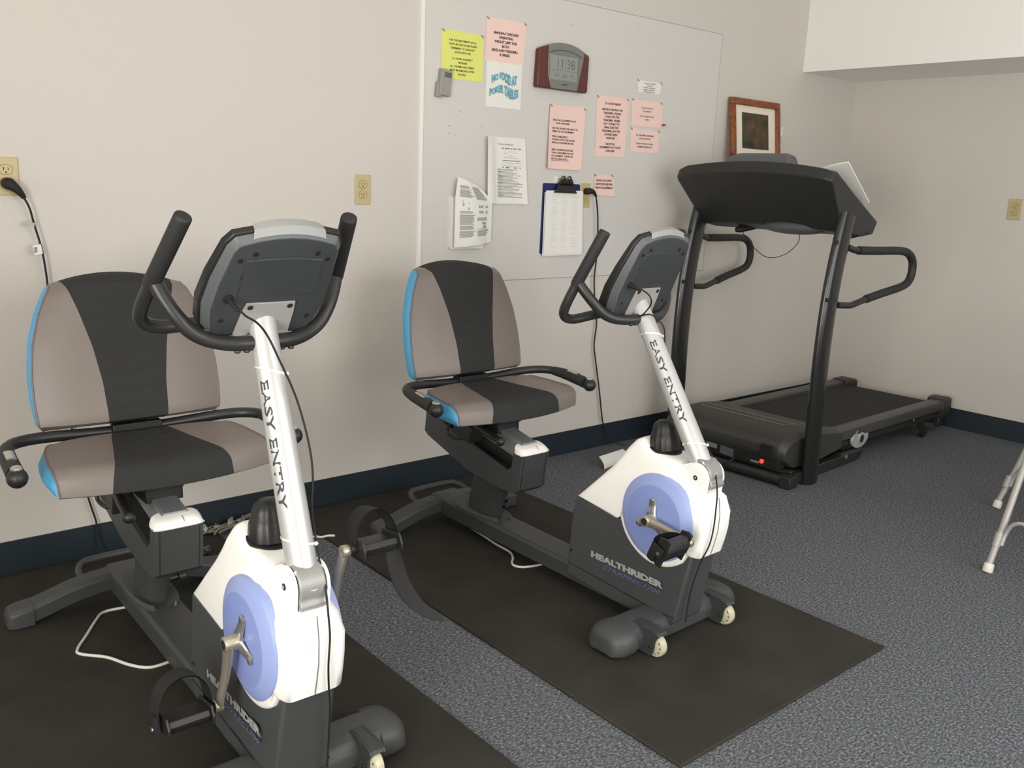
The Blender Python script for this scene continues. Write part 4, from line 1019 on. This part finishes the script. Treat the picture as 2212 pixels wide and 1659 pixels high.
# digital clock
ck = thing('wall_clock', 'digital wall clock with maroon sides and arched grey top', 'clock', (2.920, -.0026, 1.83))
def arcz(x): return .112 - .040 * (x / .155) ** 2
out = [(-.150, -.086), (.147, -.087), (.154, -.080), (.157, .068), (.150, .078)] + [(x, arcz(x)) for x in (.12, .08, .04, 0, -.04, -.08, -.12)] + [(-.143, .080), (-.150, .072), (-.156, -.080)]
MB().prism(out, -.001, -.030).build('clock_body', M['maroon'], ck, bevel=.006, seg=3)
sil = [(-.078, -.084), (.086, -.084)] + [(.092, -.05), (.104, .0), (.116, .05), (.120, arcz(.12) - .001)] + [(x, arcz(x) + .001) for x in (.08, .04, 0, -.04, -.08)] + [(-.100, arcz(-.1) - .001), (-.100, .03), (-.096, -.03)]
MB().prism(sil, -.029, -.034).build('face_plate', M['clockgrey'], ck, bevel=.002)['label'] = 'silver grey face plate'
lc = MB().prism([(-.088, -.046), (.080, -.046), (.082, .060), (-.090, .060)], -.0335, -.0350)
tx = lambda x0, z0: (lambda x, y: (x0 + x, -.0356, z0 + y))
lc.text('11:38', tx(0.004, .004), .060, 'CENTER', -.0008, 1, 0, .105); lc.text('10  16  72', tx(0, -.034), .024, 'CENTER', -.0003, 1, 0, .12)
lc.box((-.004, -.0352, -.004), (.17, .0006, .0012), mi=1); lc.box((.0805, -.0352, .007), (.0012, .0006, .105), mi=1); lc.box((0, -.0352, .0595), (.17, .0006, .0012), mi=1)
lc.build('display', [M['lcd'], M['lcdink']], ck, recalc=False)
MB().text('acctim', tx(.004, -.066), .013, 'CENTER', 0, 0).build('maker_mark', M['ink'], ck, recalc=False)
MB().tube([(x, -.0345, arcz(x) - .030) for x in (-.098, -.05, 0, .05, .105)], .0022, 8, smooth=3).build('arch_groove', M['ink_g'], ck)

# small grey wireless sensor
rm = thing('remote_sensor', 'small grey plastic box with a bracket at the lower left of the yellow notice', 'sensor', (2.272, -.0018, 1.715))
R_t = Matrix.Rotation(.10, 3, 'Y')
MB().box((.004, -.014, 0), (.056, .024, .104), R_t).build('case', M['remote'], rm, bevel=.005, seg=3)
MB().box((-.0215, -.010, -.028), (.030, .018, .060), R_t).build('bracket', M['remote'], rm, bevel=.003)
MB().box((.012, -.0262, .030), (.034, .0012, .020), R_t).build('display', M['ink_g'], rm)
# framed picture that tips forward from the wall
fr = thing('framed_picture', 'brown wooden framed dark picture with cream mat above the treadmill console', 'picture', (4.160, -.050, 1.4855))
fr.rotation_euler = (-.128, 0, 0)
W_, H_, b_ = .449, .340, .036
fm = MB()
for lo, hi in (((0, 0), (W_, b_)), ((0, H_ - b_), (W_, H_)), ((0, b_), (b_, H_ - b_)), ((W_ - b_, b_), (W_, H_ - b_))):
    fm.box(((lo[0] + hi[0]) / 2, -.014, (lo[1] + hi[1]) / 2), (hi[0] - lo[0], .026, hi[1] - lo[1]))
fm.build('frame', M['wood'], fr, bevel=.005)
MB().box((W_ / 2, -.008, H_ / 2), (W_ - 2 * b_, .010, H_ - 2 * b_)).build('mat_board', mat('cream_mat', srgb(228, 222, 206), .8), fr)
MB().box((W_ / 2, -.0140, H_ / 2 + .002), (.244, .0016, .192)).build('print', M['print'], fr)['label'] = 'dark brown and olive abstract print'
tag(MB().box((4.690, -.003, 1.676), (.022, .006, .05)).tube([(4.690, -.004, 1.690), (4.690, -.012, 1.682), (4.690, -.013, 1.692)], .002, 6).build('wall_hook', M['ceil'], None), 'small white adhesive hook on the wall right of the framed picture', 'hook')

# ------------------------------------------------------------------ outlets and plugged cords
def outlet(loc, rz, label, sockets=(1, 1)):
    r = thing('wall_outlet', label, 'outlet', loc, rz, 'ivory duplex wall outlets')
    MB().box((0, -.003, 0), (.070, .0055, .1145)).build('cover_plate', M['ivory'], r, bevel=.0025)
    for sz in (.0195, -.0195):
        s = MB(); pl = []
        for k in range(24):
            a = 2 * PI * k / 24; pl.append((.0172 * max(-.999, min(.999, 1.06 * math.cos(a))), sz + .0142 * math.copysign(min(1, abs(math.sin(a)) * 1.12), math.sin(a))))
        s.prism(pl, -.0050, -.0066, mi=0)
        s.tube([(p[0] * 1.04, -.0062, sz + (p[1] - sz) * 1.04) for p in pl + pl[:1]], .0005, 5, 1)
        s.box((-.0064, -.0067, sz + .003), (.0022, .0010, .0085), mi=1); s.box((.0064, -.0067, sz + .003), (.0022, .0010, .0070), mi=1)
        s.lathe([(.0026, 0), (.0026, .0008)], (0, -.0064, sz - .0075), (0, -1, 0), 10, 1)
        s.build('socket', [M['ivory'], M['slot']], r)
    MB().lathe([(.003, 0), (.003, .0012)], (0, -.0056, 0), (0, -1, 0), 12).build('screw', M['ivory'], r)
outlet((.650, 0, 1.2875), 0, 'ivory outlet cut by the left edge of the photo, black plug in its lower socket')
outlet((1.901, 0, 1.279), 0, 'empty ivory outlet on bare wall between the two exercise bikes')
outlet((3.124, 0, 1.283), 0, 'ivory outlet beside the clipboard with a black plug in its upper socket')
outlet((XC, -1.047, 1.294), -PI / 2, 'ivory outlet on the right-hand wall, cut by the right edge of the photo')

pc = thing('power_cord', 'black power cord plugged in at the left edge, hanging behind the nearest bike seat', 'cord', (.650, -.008, 1.266), 0, 'black power cords plugged into the wall')
MB().tube([(0, .002, 0), (0, -.008, 0), (.004, -.020, -.002), (.022, -.026, -.018), (.040, -.024, -.042)], [.0165, .0185, .018, .0125, .0065], 16, smooth=4).build('plug', M['blackm'], pc)
MB().tube([(.038, -.024, -.040), (.052, -.022, -.072), (.063, -.020, -.125), (.076, -.020, -.185), (.084, -.020, -.245), (.090, -.016, -.33), (.10, -.012, -.50), (.120, -.010, -.70), (.150, -.010, -.90), (.166, -.010, -1.02), (.178, -.010, -1.08), (.190, -.012, -1.135), (.196, -.02, -1.220), (.198, -.05, -1.242)], .0034, 8, smooth=4).build('cable', M['blackm'], pc)
MB().box((.050, -.023, -.120), (.026, .004, .012), Matrix.Rotation(.25, 3, 'Y')).build('foil_tag', M['alu'], pc)['label'] = 'silver foil tag'
tg = MB().box((.066, -.024, -.199), (.024, .003, .030), Matrix.Rotation(-.15, 3, 'Y'))
for k in range(6): tg.box((.060, -.0258, -.192 - .003 * k), (.010, .0006, .0016), Matrix.Rotation(-.15, 3, 'Y'), 1)
tg.build('label_tag', [M['paper'], M['ink']], pc)['label'] = 'white printed tag'
pc = thing('power_cord', 'black power cord from the outlet by the clipboard, running down behind the right-hand bike', 'cord', (3.124, -.008, 1.302), 0, 'black power cords plugged into the wall')
MB().tube([(0, .002, 0), (0, -.010, 0), (.010, -.022, .002), (.030, -.026, -.004), (.045, -.026, -.022)], [.014, .0155, .014, .009, .006], 14, smooth=4).build('plug', M['blackm'], pc)
MB().tube([(.044, -.026, -.020), (.056, -.024, -.055), (.070, -.022, -.12), (.080, -.020, -.22), (.082, -.018, -.32), (.077, -.016, -.41), (.088, -.014, -.50), (.116, -.012, -.64), (.108, -.012, -.75), (.130, -.012, -.85), (.168, -.012, -1.0), (.190, -.014, -1.11), (.215, -.016, -1.19), (.26, -.05, -1.27), (.30, -.10, -1.287)], .0036, 8, smooth=4).build('cable', M['blackm'], pc)

# white flat cords on the floor
def floor_cord(label, pts, r=.0042):
    z = .0135
    return tag(MB().tube([(p[0], p[1], p[2] if len(p) > 2 else z) for p in pts], r, 8, smooth=5).build('white_cord', M['cord_w'], None), label, 'cord', 'white cords lying on the floor')
floor_cord('white cord looping on the mat left of the nearest bike frame', [(.86, -.49), (.783, -.472), (.725, -.468), (.690, -.510), (.640, -.59), (.602, -.650), (.600, -.684), (.652, -.744), (.684, -.812), (.714, -.855), (.745, -.868), (.80, -.862)])
floor_cord('white cord kinked on the mat beside the right-hand bike frame', [(2.06, -.55), (2.049, -.647), (2.037, -.738), (2.033, -.821), (2.009, -.868), (1.978, -.900), (1.968, -.925), (1.985, -.952), (2.03, -.968), (2.07, -.975)])
floor_cord('short white cord on the carpet just right of the nearest bike post', [(1.40, -.255, .006), (1.47, -.258, .006), (1.53, -.279, .006), (1.549, -.302, .008), (1.568, -.316, .0135), (1.59, -.33)])

# bundle of plastic-wrapped cable ties at the wall base, crumpled film, loose papers
mb = MB(); rnd = random.Random(11)
for k in range(5):
    y_ = -.03 - .008 * k; mb.tube([(1.17 + .02 * k, y_ - .02, .014 + .006 * (k % 3)), (1.26, y_ - .012, .022 + .010 * (k % 2)), (1.34, y_, .030 + .006 * (k % 3)), (1.43 - .02 * k, y_ + .004, .044 + .004 * k)], .0042, 6, 0, smooth=3)
for k in range(9):
    cx = 1.195 + .022 * k + .01 * rnd.random(); s_ = .012 + .014 * rnd.random()
    P = [Vector((cx + (rnd.random() - .5) * s_ * 2, -.045 - .02 * rnd.random(), .018 + s_ * rnd.random() * 1.8)) for _ in range(5)]
    mb.add(P, [(0, 1, 2), (0, 2, 3), (1, 3, 4), (2, 4, 0)], 1)
tag(mb.build('wrapped_bundle', [mat('dusty_stick', srgb(128, 120, 104), .7), M['film']], None, recalc=False, sharp=10), 'messy bundle of thin sticks and clear plastic lying along the dark baseboard', 'bundle')
mb = MB()
for k in range(7):
    P = [Vector((1.10 + .07 * rnd.random(), -.235 + .06 * rnd.random(), .011 + .022 * rnd.random())) for _ in range(5)]
    mb.add(P, [(0, 1, 2), (0, 2, 3), (1, 3, 4)], 0)
tag(mb.build('crumpled_wrapper', mat('grey_film', srgb(96, 98, 96), .3), None, recalc=False, sharp=10), 'crumpled grey plastic wrapper on the mat edge behind the nearest bike', 'wrapper')
mb = MB(); A_, B_, C_, D2 = Vector((3.040, -.285, .066)), Vector((3.30, -.20, .040)), Vector((3.33, -.235, .002)), Vector((3.066, -.300, .002))
mb.grid(lambda a, t: A_.lerp(B_, t).lerp(D2.lerp(C_, t), a) + Vector((0, -.012 * math.sin(PI * a), 0)), 6, 6); mb.grid(lambda a, t: A_.lerp(B_, t).lerp(D2.lerp(C_, t), a) + Vector((0, -.012 * math.sin(PI * a) + .001, 0)), 6, 6)
tag(mb.build('loose_paper', M['paper'], None, recalc=False), 'white sheet of paper standing on the floor behind the right-hand bike shroud', 'paper')

# ------------------------------------------------------------------ folding chairs cut by the right edge
def folding_chair(loc, rz, label, lean):
    r = thing('folding_chair', label, 'chair', loc, rz, 'grey metal folding chairs at the right edge')
    for sg in (0, -1):
        y = .42 * sg
        lg = MB().tube([(0, y, .018), (lean * .16, y, .16), (lean * .44, y, .44), (lean * .80, y, .80)], .0125, 14).build('front_leg', M['chair'], r)
        MB().lathe([(.016, 0), (.0185, .004), (.0175, .030), (.014, .034)], (0, y, 0), (.3, 0, 1), 16).build('foot_cap', M['cord_w'], lg)
        MB().tube([(0.04, y, .09), (.062, y, .14)], .015, 12).build('sleeve', M['chair'], lg)
        y2 = y + (-.03 if sg == 0 else .03)
        rl = MB().tube([(.74, y2, .018), (.60, y2, .24), (.44, y2, .44)], .0115, 12).build('rear_leg', M['chair'], r)
        MB().lathe([(.015, 0), (.017, .004), (.016, .026), (.013, .030)], (.742, y2, 0), (-.4, 0, 1), 14).build('foot_cap', M['cord_w'], rl)
    br = [(.048, -.016, .098), (.060, -.020, .140), (.062, -.035, .178), (.062, -.062, .195), (.062, -.10, .192), (.062, -.21, .186), (.062, -.32, .192), (.062, -.358, .195), (.062, -.385, .178), (.060, -.400, .140), (.048, -.404, .098)]
    MB().tube(br, .0075, 10, smooth=3).build('cross_brace', M['chair'], r)
    MB().box((.44, -.21, .445), (.40, .39, .028)).build('seat', M['chairseat'], r, bevel=.012, seg=3)
    MB().loft([[(lean * z - .012 + dx, y, z) for dx, z in ((0, .60), (.018, .60), (.018, .80), (0, .80))] for y in (-.41, -.21, -.01)]).build('backrest', M['chairseat'], r, bevel=.005)
    return r
folding_chair((3.386, -1.95, 0), 0.0, 'grey metal folding chair at the right edge, the nearer leg with a curved brace', .50)
folding_chair((4.165, -1.665, 0), -.22, 'second grey metal folding chair, the farther leg at the right edge', .58)
